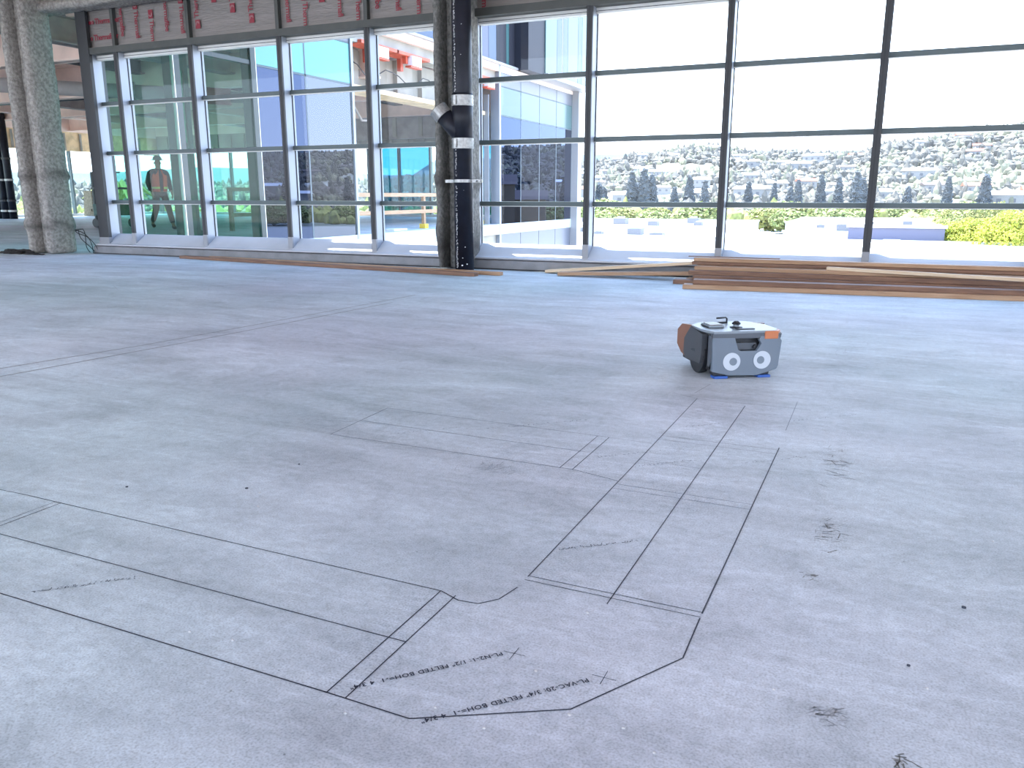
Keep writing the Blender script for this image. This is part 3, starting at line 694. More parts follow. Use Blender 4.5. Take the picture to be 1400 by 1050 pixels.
# face details
fc = MB().prism([(-.012, 1.585), (.012, 1.585), (.004, 1.63), (-.004, 1.63)], -.03, 'y', -.105).build('nose', M['skin'], pr)
for s in (1, -1):
    MB().tube([(s * .03, -.115, 1.635), (s * .03, -.122, 1.635)], .009, 8).build('eye', M['rb_black'], pr)
    MB().tube([(s * .074, -.02, 1.60), (s * .084, -.015, 1.65)], .014, 8).build('ear', M['skin'], pr)
MB().box((-.022, -.124, 1.555), (.022, -.116, 1.563)).build('mouth', mat('lips', (.2, .08, .06)), pr)

# lift on wheels behind the person
t = empty('tool_cart', (-18.95, 16.0, 0), label='green tinted tool cart with uprights behind the left narrow window', cat='cart')
box('deck', (-.36, -.35, .32), (.36, .35, .62), M['greendark'], t, .02)
for x in (-.32, .32):
    for y in (-.3, .3):
        MB().tube([(x, y - .05, .12), (x, y + .05, .12)], .12, 14).build('wheel', M['rb_black'], t)
        MB().box((x - .03, y - .03, .12), (x + .03, y + .03, 1.45)).build('upright', M['darkframe'], t)
box('shelf', (-.36, -.35, 1.0), (.36, .35, 1.05), M['darkframe'], t); box('handle_bar', (-.36, -.02, 1.42), (.36, .02, 1.46), M['darkframe'], t)

# ------------------------------------------------------------------ lumber
def board(p0, p1, w, h, m, label, group='loose lumber by the windows', zr=0.0):
    p0 = Vector(p0); p1 = Vector(p1); d = p1 - p0; L_ = d.length
    b = MB().box((0, -w / 2, 0), (L_, w / 2, h))
    o = b.build('lumber_board', M[m], None, .0025, seg=1); o.location = p0
    o.rotation_euler = (0, -math.asin(d.z / L_), math.atan2(d.y, d.x))
    return tag(o, label, 'board', group)
B1 = .038
board((-8.80, 8.46, 0), (-3.94, 7.83, 0), .089, B1, 'woodred', 'long brown board on the floor passing in front of the pipe column, nearest to us')
board((-8.35, 8.53, 0), (-3.73, 8.02, 0), .07, B1, 'wood', 'long tan board close behind the nearest one, ending just right of the column')
pile = 'lumber pile at the right'
board((-1.66, 7.62, 0), (2.4, 7.96, 0), .14, .04, 'wood', 'tan bottom board at the very front of the right lumber pile', pile)
board((-1.58, 7.68, .04), (2.4, 8.00, .04), .12, .042, 'woodred', 'rust brown board with bright top edge lying on the front bottom board', pile)
board((-1.84, 8.02, 0), (2.5, 8.13, 0), .14, .042, 'woodred', 'dark board in the bottom course whose end sticks out furthest left of the pile', pile)
board((-1.75, 8.20, 0), (2.5, 8.30, 0), .14, .042, 'wood', 'hidden middle board in the bottom course of the right pile', pile)
board((-1.70, 8.38, 0), (2.5, 8.44, 0), .14, .042, 'wood', 'bottom course board nearest to the curb in the right pile', pile)
board((-1.66, 8.08, .042), (2.5, 8.20, .042), .14, .042, 'woodred', 'dark brown board in the second course of the right pile', pile)
board((-1.60, 8.28, .042), (2.5, 8.38, .042), .14, .042, 'wood', 'second course board towards the curb in the right pile', pile)
board((-1.72, 8.14, .084), (2.4, 8.22, .084), .10, .042, 'woodred', 'dark brown board in the third course of the right pile', pile)
board((-1.5, 8.34, .084), (2.4, 8.40, .084), .14, .042, 'wood', 'third course board towards the curb in the right pile', pile)
board((-1.68, 8.26, .126), (2.4, 8.33, .126), .20, .036, 'wood', 'wide tan board near the top of the right pile', pile)
board((-1.74, 8.37, .164), (2.4, 8.42, .164), .09, .032, 'woodred', 'narrow brown board just under the topmost one', pile)
board((-1.72, 8.37, .198), (2.4, 8.43, .198), .12, .036, 'wood', 'tan topmost board of the right pile', pile)
board((-1.80, 8.45, .234), (-.9, 8.46, .234), .05, .008, 'woodred', 'thin dark slat lying on the topmost board', pile)
board((-.45, 8.24, .163), (2.0, 7.98, .12), .06, .03, 'woodpale', 'pale stick lying crosswise over the right half of the pile', pile)
board((-3.40, 8.53, .004), (-1.62, 8.46, .165), .12, .030, 'woodpale', 'pale board rising from the floor onto the left end of the pile', pile)
board((-3.16, 8.27, .004), (-1.55, 8.36, .060), .10, .036, 'wood', 'tan board behind the dark line leading from the floor to the pile', pile)

# ------------------------------------------------------------------ printed layout lines on the floor
def ink(par, a, b, w=.0026, m='ink'):
    return MB().strip(a, b, w).build('printed_line', M[m], par)
def poly(par, pts, **k):
    for a, b in zip(pts, pts[1:]): ink(par, a, b, **k)
l1 = empty('floor_marking', (0, 0, 0), label='dark printed outline of an elbow and its leftward run in the foreground', cat='marking')
poly(l1, [(-3.2, 1.035), (-.817, 1.020), (-.644, 1.016), (-.408, 1.150), (-.269, 1.384), (-.270, 1.545)], w=.0029)
poly(l1, [(-2.75, 1.37), (-2.50, 1.445), (-2.218, 1.452), (-.814, 1.431), (-.760, 1.409), (-.714, 1.413), (-.682, 1.45), (-.668, 1.515)])
ink(l1, (-2.6, 1.245), (-.776, 1.219)); ink(l1, (-2.052, 1.45), (-2.052, 1.02)); ink(l1, (-2.075, 1.45), (-2.075, 1.02), .0018)
ink(l1, (-.815, 1.431), (-.815, 1.02)); ink(l1, (-.775, 1.425), (-.775, 1.019))
for cx, cy in ((-.565, 1.268), (-.385, 1.262)):
    ink(l1, (cx - .022, cy - .0), (cx + .022, cy + .0), .0014); ink(l1, (cx, cy - .022), (cx, cy + .022), .0014)
def floor_text(par, s, x, y, ang, size, m='ink', sp=1.1, wx=1.0):
    o = link('lettering', text_mesh(s, size, 0, sp, .0003), M[m], par, (x, y, .0012), R(ang)); o.scale = (wx, 1, 1); return o
floor_text(l1, 'PL-N2-1: 1/2" FELTED BOH=-1  4 3/4"', -.589, 1.262, -133.5, .0165)
floor_text(l1, 'PL-VAC-20: 3/4" FELTED BOH=-1  4 3/4"', -.412, 1.247, -133.5, .0165)
l2 = empty('floor_marking', (0, 0, 0), label='dark printed straight double lane outline leading to the robot', cat='marking')
ink(l2, (-.667, 1.573), (-.660, 3.404)); ink(l2, (-.463, 1.525), (-.453, 3.36)); ink(l2, (-.270, 1.567), (-.257, 2.82), .0034); ink(l2, (-.26, 3.05), (-.262, 3.52), .002, 'inkfaint')
for y in (1.577, 1.556): ink(l2, (-.667, y), (-.270, y - .006), .0022)
for y, w_ in ((2.245, .0022), (2.205, .002), (2.80, .002), (2.75, .002)): ink(l2, (-.665, y), (-.262, y - .005), w_, 'inkfaint')
ink(l2, (-.66, 3.40), (-.20, 3.40), .0022, 'inkfaint'); ink(l2, (-.66, 3.40), (-.78, 3.47), .002, 'inkfaint'); ink(l2, (-.66, 2.50), (-.46, 2.49), .002, 'inkfaint')
ink(l2, (-.69, 3.50), (-.66, 3.70), .002, 'inkfaint')
l3 = empty('floor_marking', (0, 0, 0), label='thin printed rectangle outline left of the lane, mid floor', cat='marking')
poly(l3, [(-.83, 2.316), (-1.768, 2.320), (-1.783, 2.725), (-.832, 2.700)], w=.0022)
ink(l3, (-1.775, 2.52), (-.855, 2.505), .0022); ink(l3, (-.873, 2.312), (-.873, 2.70), .0022); ink(l3, (-.830, 2.316), (-.830, 2.70), .0026); ink(l3, (-.83, 2.316), (-.668, 2.272), .0022)
ink(l3, (-.83, 2.70), (-.67, 2.69), .002, 'inkfaint')
random.seed(5)
def dashes(par, x, y, ang, L_, n, m='ink', sc=1):     # too small to read in the photo: rows of little strokes
    b = MB(); c, s = math.cos(R(ang)), math.sin(R(ang))
    for i in range(n):
        t = L_ * i / n
        if random.random() < .16: continue
        for _ in range(2):
            u = t + random.uniform(0, L_ / n * .8); v = random.uniform(-.005, .005) * sc
            a = (x + c * u - s * v, y + s * u + c * v); l = random.uniform(.003, .008) * sc
            q = random.choice((ang, ang, ang + 90, ang + 60)); bb = (a[0] + l * math.cos(R(q)), a[1] + l * math.sin(R(q)))
            b.strip(a, bb, .0016 * sc, .001)
    o = b.build('faint_lettering', M[m], par); o['kind'] = 'stuff'; return o
dashes(l1, -1.636, 1.053, 43.5, .215, 26); dashes(l2, -.656, 1.737, 38.5, .21, 26)
dashes(l3, -1.55, 2.43, 44, .24, 18, 'inkfaint'); dashes(l2, -.64, 2.92, 42, .2, 16, 'inkfaint', 1.2); dashes(l2, -.66, 2.42, 42, .22, 16, 'inkfaint', 1.2)
dashes(l2, -.34, 2.60, 42, .24, 16, 'inkfaint', 1.2); dashes(l3, -1.28, 2.62, 42, .42, 26, 'inkfaint', 1.3); dashes(l2, -.25, 3.2, 42, .3, 18, 'inkfaint', 1.3); dashes(l3, -.80, 2.46, 42, .25, 18, 'inkfaint', 1.2)
# older chalk or saw lines
jl = empty('floor_marking', (0, 0, 0), label='two long faint parallel lines crossing the left floor', cat='marking')
for pts in ([(-4.30, 1.30), (-3.985, 2.587), (-3.86, 3.35), (-3.76, 4.6), (-3.67, 6.1)], [(-4.1, 1.2), (-3.805, 2.465), (-3.705, 3.508), (-3.645, 4.435), (-3.58, 5.6)]):
    poly(jl, pts, w=.011, m='scuffmid')
jl2 = empty('floor_marking', (0, 0, 0), label='faint straight line running parallel to the windows', cat='marking')
poly(jl2, [(-10.3, 6.95), (-4.297, 7.60), (-3.3, 7.40)], w=.012, m='scuffsoft')

# scuffs, holes and pebbles
def scuffs(x, y, sx, sy, n, ang, m, label, l=.02):
    b = MB()
    for _ in range(n):
        px, py = x + random.gauss(0, sx), y + random.gauss(0, sy); q = ang + random.gauss(0, 35); ll = random.uniform(.3, 1) * l
        b.strip((px, py), (px + ll * math.cos(R(q)), py + ll * math.sin(R(q))), random.uniform(.001, .003), .0006)
    o = b.build('scuff_mark', M[m]); tag(o, label, 'scuff', kind='stuff')
scuffs(-.060, 2.13, .020, .06, 34, 20, 'scuffmid', 'dark scuffed smear right of the printed lane', .035)
scuffs(-.080, 2.72, .022, .08, 34, 10, 'scuffmid', 'dark scratched smear right of the lane, nearer the robot', .05)
scuffs(-.14, 4.9, .05, .35, 60, 60, 'scuffsoft', 'fine scratches on the floor right of the robot', .12)
scuffs(.100, 1.236, .010, .008, 16, -40, 'scuff', 'small dark chip at the bottom edge of the floor', .02)
scuffs(-.015, 1.315, .016, .012, 30, 20, 'scuffsoft', 'small faint stain at the bottom right', .02)
scuffs(-1.08, 2.23, .05, .03, 40, 45, 'scuffsoft', 'faint smudge below the printed rectangle', .04)
scuffs(-.082, 1.83, .01, .015, 10, 20, 'scuffmid', 'small brown nick below the dark smear', .015)
scuffs(-6.6, 6.2, 1.1, .35, 60, 5, 'scuffsoft', 'dusty streaks on the far left floor', .5)
random.seed(21)
hole = MB().tube([(0, 0, 0), (0, 0, .002)], .0045, 12).mesh('spot')
for x, y, s, lab in ((.230, 1.819, 1, 'round black spot alone on the right floor'), (-1.655, 1.757, 1, 'small dark spot in the middle left floor'), (-1.655, 2.0, .7, 'small dark spot furthest in the left floor'), (.118, 1.53, .7, 'small dark spot low on the right floor'), (-1.99, 1.62, .8, 'small dark spot near the left outline end')):
    o = link('floor_spot', hole, M['ink'], None, (x, y, .0003)); o.scale = (s, s, 1); tag(o, lab, 'spot')
pb = []
for i in range(26):
    if i < 6:
        x, y = ((-.52, 1.045), (-.405, 1.135), (-.75, .985), (-.25, 1.10), (-.62, 1.06), (-.1, 1.35))[i]
    else: x, y = random.uniform(-1.6, .6), random.uniform(1.0, 3.0)
    o = blob('pebble', M['pebble'], None, (x, y, 0), .0035, .003, .003, i * 3.1, 1); pb.append(o)
    tag(o, 'tiny pale grit crumb lying on the concrete floor', 'grit', 'grit crumbs on the floor')

# ------------------------------------------------------------------ layout robot
rb = empty('layout_robot', (-.535, 3.905, 0), R(33), label='small grey and orange wheeled layout robot with two printed eyes', cat='robot')
def fx(zx): return (zx - 887) / 795 * .345
def fz(zy): return (825 - zy) / 2400 * 1.03
face = [(500, 745), (700, 790), (1010, 790), (1180, 742), (1245, 715), (1262, 680), (1285, 400), (1245, 350), (1042, 350), (1022, 390), (1050, 432), (1003, 512), (815, 515), (787, 500), (742, 368), (492, 368), (488, 420)]
# the head is yawed, so right-hand readings sit a little high: level them
fp = [(fx(a), fz(b) - (a - 500) / 785 * .006) for a, b in face]
MB().prism(fp, .022, 'y', 0).build('face_plate', M['rb_grey'], rb, .0018)
box('front_recess', (-.06, .045, .09), (.075, .06, .19), M['rb_black'], rb)
MB().box((-.045, .030, .130), (.06, .045, .165)).build('sensor_window', M['rb_band'], rb, .003)
MB().tube([(.052, .028, .145), (.052, .018, .145)], .012, 16).build('side_lens', M['rb_black'], rb)
fd = bpy.data.objects['face_plate']
for cx, cz, px_ in ((718, 632, 735), (1068, 615, 1050)):
    e = MB().tube([(fx(cx), -.0002, fz(cz) - (cx - 500) / 785 * .006), (fx(cx), -.0022, fz(cz) - (cx - 500) / 785 * .006)], .0430, 40).build('eye', M['rb_white'], rb)
    MB().tube([(fx(px_), -.002, fz(cz) - (cx - 500) / 785 * .006), (fx(px_), -.0036, fz(cz) - (cx - 500) / 785 * .006)], .0185, 28).build('pupil', M['rb_pupil'], e)
# chassis
MB().prism([(-.165, .03), (.165, .03), (.165, .19), (-.165, .19)], .35, 'y', .05).build('chassis', M['rb_black'], rb, .004)
MB().prism([(-.178, .055), (-.170, .085), (-.150, .14), (-.150, .205), (-.178, .205)], .03, 'y', .012).build('cheek_panel', M['rb_band'], rb, .002)
# front band under the lid
MB().prism([(-.172, .190), (.168, .190), (.172, .212), (-.172, .218)], .03, 'y', .002).build('front_band', M['rb_band'], rb, .003)
# lid (plan outline) with chamfered rear
lid = [(-.168, .0), (.135, .0), (.172, .05), (.176, .19), (.12, .30), (-.13, .30), (-.196, .22), (-.196, .09)]
MB().prism(lid, .012, 'z', .214).build('lid', M['rb_lid'], rb, .004)
MB().prism([(.085, -.004), (.150, -.004), (.176, .03), (.178, .075), (.085, .05)], .038, 'z', .186).build('corner_lamp', M['rb_orange'], rb, .004)
# side covers, left (seen) and right
def side(s):
    c = MB().prism([(.066, .205), (.22, .222), (.30, .15), (.305, .075), (.27, .052), (.085, .058), (.072, .10)], s * .03, 'x', s * .17).build('side_cover', M['rb_dark'], rb, .003)
    MB().prism([(.222, .226), (.36, .212), (.42, .175), (.42, .10), (.36, .065), (.30, .055), (.308, .075), (.302, .15)], s * .022, 'x', s * .17).build('rear_side_cover', M['rb_obrown'], rb, .003)
    w = MB().tube([(s * .150, .165, .100), (s * .185, .165, .100)], .100, 48).build('drive_wheel', M['rb_black'], rb, .003)
    MB().tube([(s * .185, .165, .100), (s * .187, .165, .100)], .05, 24).build('wheel_hub', M['rb_dark'], w)
    return c
scv = side(-1); side(1)
# faint embossed word on the side cover (unreadable in the photo): three pale strokes
eb = MB()
for i, (y, h) in enumerate(((.15, .014), (.165, .014), (.18, .012), (.195, .013))): eb.box((-.2015, y, .105), (-.2005, y + .009, .105 + h * .25)).box((-.2015, y, .105), (-.2005, y + .002, .105 + h)).box((-.2015, y, .105 + h * .8), (-.2005, y + .009, .105 + h))
eb.build('embossed_mark', M['rb_band'], scv)
MB().prism([(-.13, .058), (.13, .058), (.13, .20), (-.13, .20)], .03, 'y', .40).build('rear_panel', M['rb_grey'], rb, .004)
# blue pads and brackets
for x0, x1 in ((-.165, -.085), (.055, .130)):
    br_ = MB().prism([(x0 - .004, .04), (x1, .04), (x1 - .01, .012), (x0 + .01, .012)], .04, 'y', .012).build('foot_bracket', M['rb_black'], rb, .002)
    MB().box((x0 + .008, -.004, 0), (x1 - .004, .045, .012)).build('blue_pad', M['rb_blue'], rb, .003)
MB().tube([(0, .37, .02), (.02, .37, .02)], .02, 20).build('caster', M['rb_black'], rb)
# items on the lid
pz = .226
MB().box((-.150, .11, pz), (-.070, .21, pz + .012)).build('sensor_plate', M['rb_lid'], rb, .005, seg=3)
MB().box((-.143, .117, pz + .012), (-.077, .203, pz + .016)).build('plate_top', M['steel'], rb, .0018)
MB().tube([(-.150, .115, pz + .003), (-.150, .21, pz + .003)], .0025, 6).build('plate_edge', M['rb_black'], rb)
kn = MB().tube([(-.012, .11, pz), (-.012, .11, pz + .004), (-.012, .11, pz + .006)], [.030, .030, .022], 24).build('prism_base', M['rb_black'], rb, smooth=False)
MB().tube([(-.012, .11, pz + .006), (-.012, .11, pz + .016)], .014, 20).build('prism_neck', M['rb_lid'], kn)
MB().tube([(-.012, .11, pz + .016), (-.012, .11, pz + .022), (-.012, .11, pz + .032)], [.020, .021, .009], 20).build('prism_head', M['rb_black'], kn)
MB().box((-.035, .045, pz - .001), (.055, .068, pz + .004)).build('handle_slot', M['rb_black'], rb)
MB().tube([(.0, .25, pz), (.0, .25, pz + .022), (-.006, .25, pz + .028), (-.06, .235, pz + .028)], .0042, 10).build('hook_handle', M['rb_black'], rb, smooth=True)
MB().tube([(-.12, .235, pz + .004), (.0, .25, pz + .004)], .004, 8).build('antenna_bar', M['rb_black'], rb, smooth=True)

# ------------------------------------------------------------------ landscape
gd = MB()
gd.quad((-9000, -9000, -15), (9000, -9000, -15), (9000, 9000, -15), (-9000, 9000, -15))
tag(gd.build('ground', M['ground']), kind='structure')
def hgt(az, r):                # terrain above camera level, az in degrees from +Y towards +X
    tab = [(-95, 6), (-70, 6), (-50, 8), (-38, 12), (-30, 26), (-23, 42), (-19, 54), (-15, 72), (-11.7, 86), (-7, 70), (-2, 70), (0, 86), (5.4, 110), (7.6, 118), (14, 104), (24, 84), (34, 76), (48, 70), (70, 50), (95, 40)]
    for (a0, h0), (a1, h1) in zip(tab, tab[1:]):
        if a0 <= az <= a1:
            q = (az - a0) / (a1 - a0); h = h0 + (h1 - h0) * (3 * q * q - 2 * q ** 3); break
    else: h = 60
    t = min(1, max(0, (r - 620) / 1150)); t = t * t * (3 - 2 * t) * .8 + t * .2
    P = Vector((math.sin(R(az)) * r, math.cos(R(az)) * r, 0))
    return -15 + (h * 1.0 + 15) * t + 8 * t * noise.noise(P * .004) + 5 * t * noise.noise(P * .015)
hm = MB(); na, nr = 190, 26
for i in range(na + 1):
    az = -95 + 190 * i / na
    for j in range(nr + 1):
        r = 600 + 1500 * j / nr; z = hgt(az, r) if r < 1800 else hgt(az, 1800) - (r - 1800) * .2
        hm.v.append((math.sin(R(az)) * r, math.cos(R(az)) * r, z))
for i in range(na):
    for j in range(nr):
        k = i * (nr + 1) + j; hm.f.append((k, k + nr + 1, k + nr + 2, k + 1))
tag(hm.build('hills', M['hill'], smooth=True), kind='structure')
fm = MB()
for i in range(96):
    az = -95 + 2 * i; x, y = math.sin(R(az)) * 6500, math.cos(R(az)) * 6500
    h = (175 if az < -30 else 340) + 90 * noise.noise(Vector((i * .13, 0, 0))) + 30 * noise.noise(Vector((i * .5, 1, 0)))
    fm.v += [(x, y, -15), (x * 1.1, y * 1.1, h)]
for i in range(95): fm.f.append((2 * i, 2 * i + 2, 2 * i + 3, 2 * i + 1))
tag(fm.build('mountains', M['farhill'], smooth=True), kind='structure')
# foliage over the hills: many crowns joined, nobody could count them
ico = bmesh.new(); bmesh.ops.create_icosphere(ico, subdivisions=1, radius=1)
IV = [v.co.copy() for v in ico.verts]; IF = [tuple(v.index for v in f.verts) for f in ico.faces]; ico.free()
def crowns(name, m, n, rmin, rmax, s0, s1, seed, label):
    rnd = random.Random(seed); V = []; Fc = []
    for _ in range(n):
        az = rnd.uniform(-75, 60); r = rmin + (rmax - rmin) * rnd.random() ** .8
        x, y = math.sin(R(az)) * r, math.cos(R(az)) * r
        if noise.noise(Vector((x * .006, y * .006, seed))) < -.18: continue
        z = hgt(az, min(r, 1800)) if r > 620 else -15
        s = rnd.uniform(s0, s1) * (.6 + r / 2500); tall = rnd.choice((.8, 1, 1, 1.2, 1.55)); k = len(V); sx = s * (.55 if tall > 1.4 else 1)
        for v in IV:
            d = 1 + rnd.uniform(-.28, .28); V.append((x + v.x * sx * d, y + v.y * sx * d, z + s * tall * .6 + v.z * s * tall * d))
        Fc += [(a + k, b + k, c + k) for a, b, c in IF]
    me = bpy.data.meshes.new(name); me.from_pydata(V, [], Fc); me.update()
    tag(link(name, me, m), label, 'trees', kind='stuff')
crowns('hillside_trees', M['tree'], 26000, 640, 1830, 2.4, 6.2, 1, 'dark trees covering the hills behind the windows')
crowns('hillside_scrub', M['tree2'], 15000, 620, 1830, 2.2, 5.5, 2, 'lighter trees and scrub between the dark trees on the hills')
crowns('valley_trees', M['bush2'], 1500, 420, 680, 3.5, 7, 3, 'olive green treetops along the foot of the hills')
# houses on the hills
def house(v, tile, w, d, h):
    t = empty('hillside_house', (0, 0, 0)); box('walls', (-w, -d, -3), (w, d, h), M['housewall'], t)
    r = MB(); k = 1.1; r.prism([(-d * k, h), (d * k, h), (0, h + d * .45)], 2 * w * k, 'x', -w * k).build('roof', M['housetile' if tile else 'houseroof' if v else 'roofedge'], t)
    wn = MB()
    for x in (-.6, 0, .6): wn.box((x * w - w * .1, -d - .15, h * .3), (x * w + w * .1, -d, h * .65))
    wn.build('window_band', M['hvac'], t)['kind'] = 'stuff'
    return t
protos = [house(0, 0, 9, 6, 6), house(1, 0, 12, 6, 5), house(1, 1, 10, 7, 6), house(0, 0, 16, 7, 8)]
labs = ['pale flat house with a light roof among hillside trees', 'long pale house with a dark roof among hillside trees', 'house with a reddish tiled roof among hillside trees', 'large pale block among hillside trees']
grps = ['light roofed hillside houses', 'dark roofed hillside houses', 'tile roofed hillside houses', 'large hillside blocks']
rnd = random.Random(9)
used = [False] * 4
for i in range(84):
    pi_ = rnd.choice((0, 0, 1, 1, 2, 3)); az = rnd.uniform(-20, 8) if i < 60 else rnd.uniform(10, 50); r = rnd.uniform(680, 1700)
    o = protos[pi_] if not used[pi_] else copy_tree(protos[pi_]); used[pi_] = True
    o.location = (math.sin(R(az)) * r, math.cos(R(az)) * r, hgt(az, r) + 2.5); o.rotation_euler = (0, 0, R(-az + rnd.uniform(-30, 30)))
    tag(o, labs[pi_], 'house', grps[pi_])
# individual trees
def leafy(name, m, h, w, n, seed, leaf, trunk=True, cone=False):
    rnd = random.Random(seed); t = empty(name, (0, 0, 0)); V = []; Fc = []
    for i in range(n):
        if cone:
            u = rnd.random() ** .7; z = h * (.08 + .92 * (1 - u)); rad = w * (.12 + .95 * u) * rnd.uniform(.6, 1); a = rnd.uniform(0, 6.283)
            p = Vector((rad * math.cos(a), rad * math.sin(a), z))
        else:
            c = Vector((rnd.gauss(0, 1), rnd.gauss(0, 1), rnd.gauss(0, 1))).normalized(); rr = rnd.uniform(.75, 1.03)
            b = 1 + .28 * noise.noise(c * 2.2 + Vector((seed, 0, 0)))
            p = Vector((c.x * w * rr * b, c.y * w * rr * b, h * .56 + c.z * h * .46 * rr * b))
        s = leaf * rnd.uniform(.6, 1.3); k = len(V)
        u_ = Vector((rnd.gauss(0, 1), rnd.gauss(0, 1), rnd.gauss(0, 1))).normalized(); v_ = u_.orthogonal().normalized(); w_ = u_.cross(v_)
        V += [tuple(p + u_ * s), tuple(p + (v_ * .9) * s), tuple(p + (-v_ * .5 + w_ * .8) * s), tuple(p + (-v_ * .5 - w_ * .8) * s)]
        Fc += [(k, k + 1, k + 2), (k, k + 2, k + 3), (k, k + 3, k + 1), (k + 1, k + 3, k + 2)]
    me = bpy.data.meshes.new('foliage'); me.from_pydata(V, [], Fc); me.update(); o = link('foliage', me, m, t); 
    MB().tube([(0, 0, 0), (0, 0, h * .5), (0, 0, h * .85)], [w * .09, w * .06, w * .02], 7).build('trunk', M['trunk'], t)
    return t
def at(az, r, z=-15): return (math.sin(R(az)) * r, math.cos(R(az)) * r, z)
con = [leafy('conifer_tree', M['conifer'], 34, 4.6, 800, 40, 2.2, cone=True), leafy('conifer_tree', M['conifer'], 27, 5.2, 700, 41, 2.2, cone=True)]
first = [True, True]
for i, (px, r, k, s) in enumerate([(862, 560, 0, .95), (878, 560, 0, 1.0), (888, 570, 1, 1.1), (870, 590, 1, .9), (818, 600, 1, .9), (825, 620, 1, .8), (920, 640, 1, .8), (961, 620, 0, .8), (1077, 640, 1, .8), (1087, 620, 0, .8), (1118, 640, 0, .9), (1142, 640, 0, .85), (1166, 600, 0, .95), (1174, 610, 1, 1), (1236, 640, 1, .8), (1290, 700, 0, .8), (1340, 720, 1, 1), (940, 760, 1, 1), (1020, 700, 1, .9), (1055, 720, 0, .7)]):
    o = con[k] if first[k] else copy_tree(con[k]); first[k] = False
    az = -24.2 + math.degrees(math.atan((px - 700) / 1129)); o.location = at(az, r, -15 + (hgt(az, r) + 15 if r > 620 else 0)); o.scale = (s, s, s * .95); o.rotation_euler = (0, 0, i)
    tag(o, 'dark narrow conifer standing up from the valley trees below the hills', 'tree', 'dark conifers below the hills')
for i, (az, r) in enumerate(((28, 700), (31, 720), (22, 690), (25, 700), (34, 730), (38, 700), (19, 700))):      # seen mirrored in the wing glass
    o = copy_tree(con[i % 2]); o.location = at(az, r); tag(o, 'dark narrow conifer standing up from the valley trees below the hills', 'tree', 'dark conifers below the hills')
bt = [leafy('valley_tree', M['bushpale'], 12, 7.5, 1400, 60, 1.0), leafy('valley_tree', M['bush2'], 11, 7, 1200, 61, 1.0)]
first = [True, True]; rnd = random.Random(77)
for i in range(64):
    az = rnd.uniform(-20, 9) if i < 44 else rnd.uniform(14, 45); r = rnd.uniform(360, 520); k = i % 2
    o = bt[k] if first[k] else copy_tree(bt[k]); first[k] = False
    o.location = at(az, r); s = rnd.uniform(.7, 1.25); o.scale = (s * 1.2, s * 1.2, s * .85); o.rotation_euler = (0, 0, i * 1.3)
    tag(o, ['bright yellow green round tree in the valley', 'olive green round tree in the valley'][k], 'tree', ['bright valley trees', 'olive valley trees'][k])
# big yellow green trees at the right
big = [(1332, 144, 6.2, 12.0, 'bush', 'big yellow green tree at the right, left of the brightest crown'), (1384, 140, 8.2, 12.8, 'bush', 'biggest brightest yellow green tree at the far right'), (1436, 146, 9, 12.8, 'bush', 'yellow green tree cut by the right edge of the picture'),
       (1305, 156, 4.6, 12.0, 'bush2', 'olive tree left of the yellow green trees'), (1290, 166, 2.6, 12.6, 'bush2', 'thin olive tree at the left end of the right tree group'), (1352, 170, 6.5, 13.6, 'bush2', 'olive tree behind the big yellow green crowns')]
for i, (px, r, w, h, m, lab) in enumerate(big):
    t = leafy('leafy_tree', M[m], h, w, 16000 if i < 3 else 7000, 80 + i, .24); az = -24.2 + math.degrees(math.atan((px - 700) / 1129)); t.location = at(az, r); tag(t, lab, 'tree')
# palm behind the narrow left window
t = empty('palm_tree', at(-49.5, 70, -15), label='palm tree outside the far side windows of the wing', cat='tree')
MB().tube([(0, 0, 0), (.2, 0, 15.5)], [.35, .22], 8).build('trunk', M['trunk'], t)
for k in range(12):
    a = k * math.pi / 6; MB().tube([(.2, 0, 15.5), (.2 + 1.3 * math.cos(a), 1.3 * math.sin(a), 16.5 + .3 * (k % 2)), (.2 + 2.6 * math.cos(a), 2.6 * math.sin(a), 15.6)], [.08, .22, .03], 4).build('frond', M['bush2'], t)
for i, (az, r, w, h) in enumerate(((-46, 60, 5, 12.5), (-43.5, 66, 5, 12.2), (-41, 62, 5.5, 12.6), (-50.5, 58, 5, 11.8), (-53, 64, 5, 12.0), (-56, 60, 5, 12))):
    t = leafy('leafy_tree', M['bush2' if i % 2 else 'bush'], h, w, 2200, 120 + i, .5); t.location = at(az, r); tag(t, 'green treetop outside the far windows of the wing', 'tree', 'treetops outside the wing')

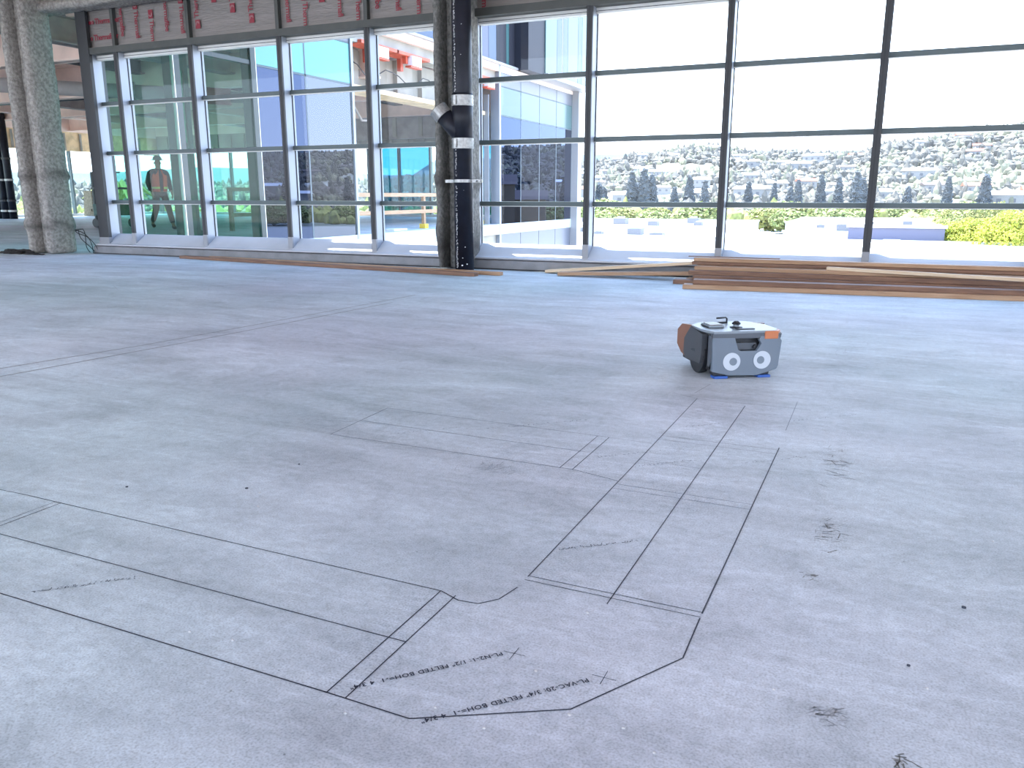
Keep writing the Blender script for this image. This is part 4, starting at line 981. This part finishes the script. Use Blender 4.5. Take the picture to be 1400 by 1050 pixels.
# buildings with white roofs
def shed(name, x0, y0, x1, y1, z, lab, wallm='roofedge', units=(), band=None, roofm='roof'):
    t = empty(name, (x0, y0, -15), label=lab, cat='building'); hz = z + 15
    box('walls', (0, 0, 0), (x1 - x0, y1 - y0, hz - .1), M[wallm], t); box('roof', (-.3, -.3, hz - .1), (x1 - x0 + .3, y1 - y0 + .3, hz), M[roofm], t)
    for a, b in (((-.3, -.3), (x1 - x0 + .3, 0)), ((-.3, y1 - y0), (x1 - x0 + .3, y1 - y0 + .3))): box('parapet', (*a, hz), (*b, hz + .35), M['roofedge'], t)
    if band: box('wall_band', (-.02, -.06, hz - 2.6), ((x1 - x0) * .38, 0, hz - 1.9), M[band], t); box('wall_sign', ((x1 - x0) * .38, -.07, hz - 2.9), ((x1 - x0) * .56, 0, hz - 1.8), M['roof'], t)
    for ux, uy, w_ in units:
        u = empty('rooftop_unit', (ux, uy, z), label='grey rooftop unit on %s' % lab, cat='rooftop unit', group='rooftop units'); box('housing', (-w_, -w_, 0), (w_, w_, w_ * .9), M['hvac'], u); box('fan_cowl', (-w_ * .5, -w_ * .5, w_ * .9), (w_ * .5, w_ * .5, w_ * 1.15), M['roofedge'], u)
    return t
shed('warehouse', -60, 34, 40, 134, -6, 'the nearest wide white roof below the windows')
shed('warehouse', -75, 140, -22, 182, -7.0, 'the white roof in the middle distance left of the centre mullion', units=((-38, 150, 1.2), (-52, 158, .9), (-46, 164, 1.4), (-30, 170, .8), (-60, 172, 1)))
shed('warehouse', -4.9, 138, 8.4, 170, -3.9, 'the lavender fronted building right of centre', 'lavender', ((3.5, 148, .7), (-2, 150, .5)), 'maroon')
shed('warehouse', -20, 190, 28, 250, -7, 'the white roof behind the lavender building', units=((-8, 200, 1.6), (6, 205, 1.4), (-14, 215, .9), (-2, 222, 1.1), (14, 212, 1.2), (20, 226, .9), (0, 236, 1.5)))
shed('warehouse', -110, 230, -40, 300, -8, 'the far white roof at left', units=((-62, 240, 1.5), (-75, 250, 2), (-90, 262, 1.6), (-50, 246, 1.2), (-56, 268, 1.8)))
shed('warehouse', -30, 290, 35, 350, -8, 'the far white roof at right')
shed('warehouse', 30, 120, 75, 190, -8, 'the white roof outside the right edge')
shed('warehouse', 62, 60, 100, 110, -9, 'the tan building mirrored in the wing glass', 'housewall')
# hills of the town seen mirrored: tan blocks and a lawn
for i, (az, r, w_, h) in enumerate(((24.5, 330, 22, 20), (27.5, 300, 14, 17), (21, 360, 14, 14))):
    t = empty('tan_building', at(az, r), R(-az), label=['wide tan block reflected in the wing glass', 'tall tan block reflected in the wing glass', 'low tan block reflected in the wing glass'][i], cat='building')
    box('walls', (-w_, -8, 0), (w_, 8, h), mat('tan_wall', (.20, .14, .08), .8), t); MB().prism([(-9, h), (9, h), (0, h + 4)], 2 * w_ + 2, 'x', -w_ - 1).build('roof', M['houseroof'], t)
tag(MB().quad((14, 40, -14.9), (40, 40, -14.9), (60, 70, -14.9), (20, 70, -14.9)).build('lawn', M['lawn']), kind='structure')

# chimney stubs and poles on distant roofs are left to the rooftop units above
bpy.context.view_layer.update()
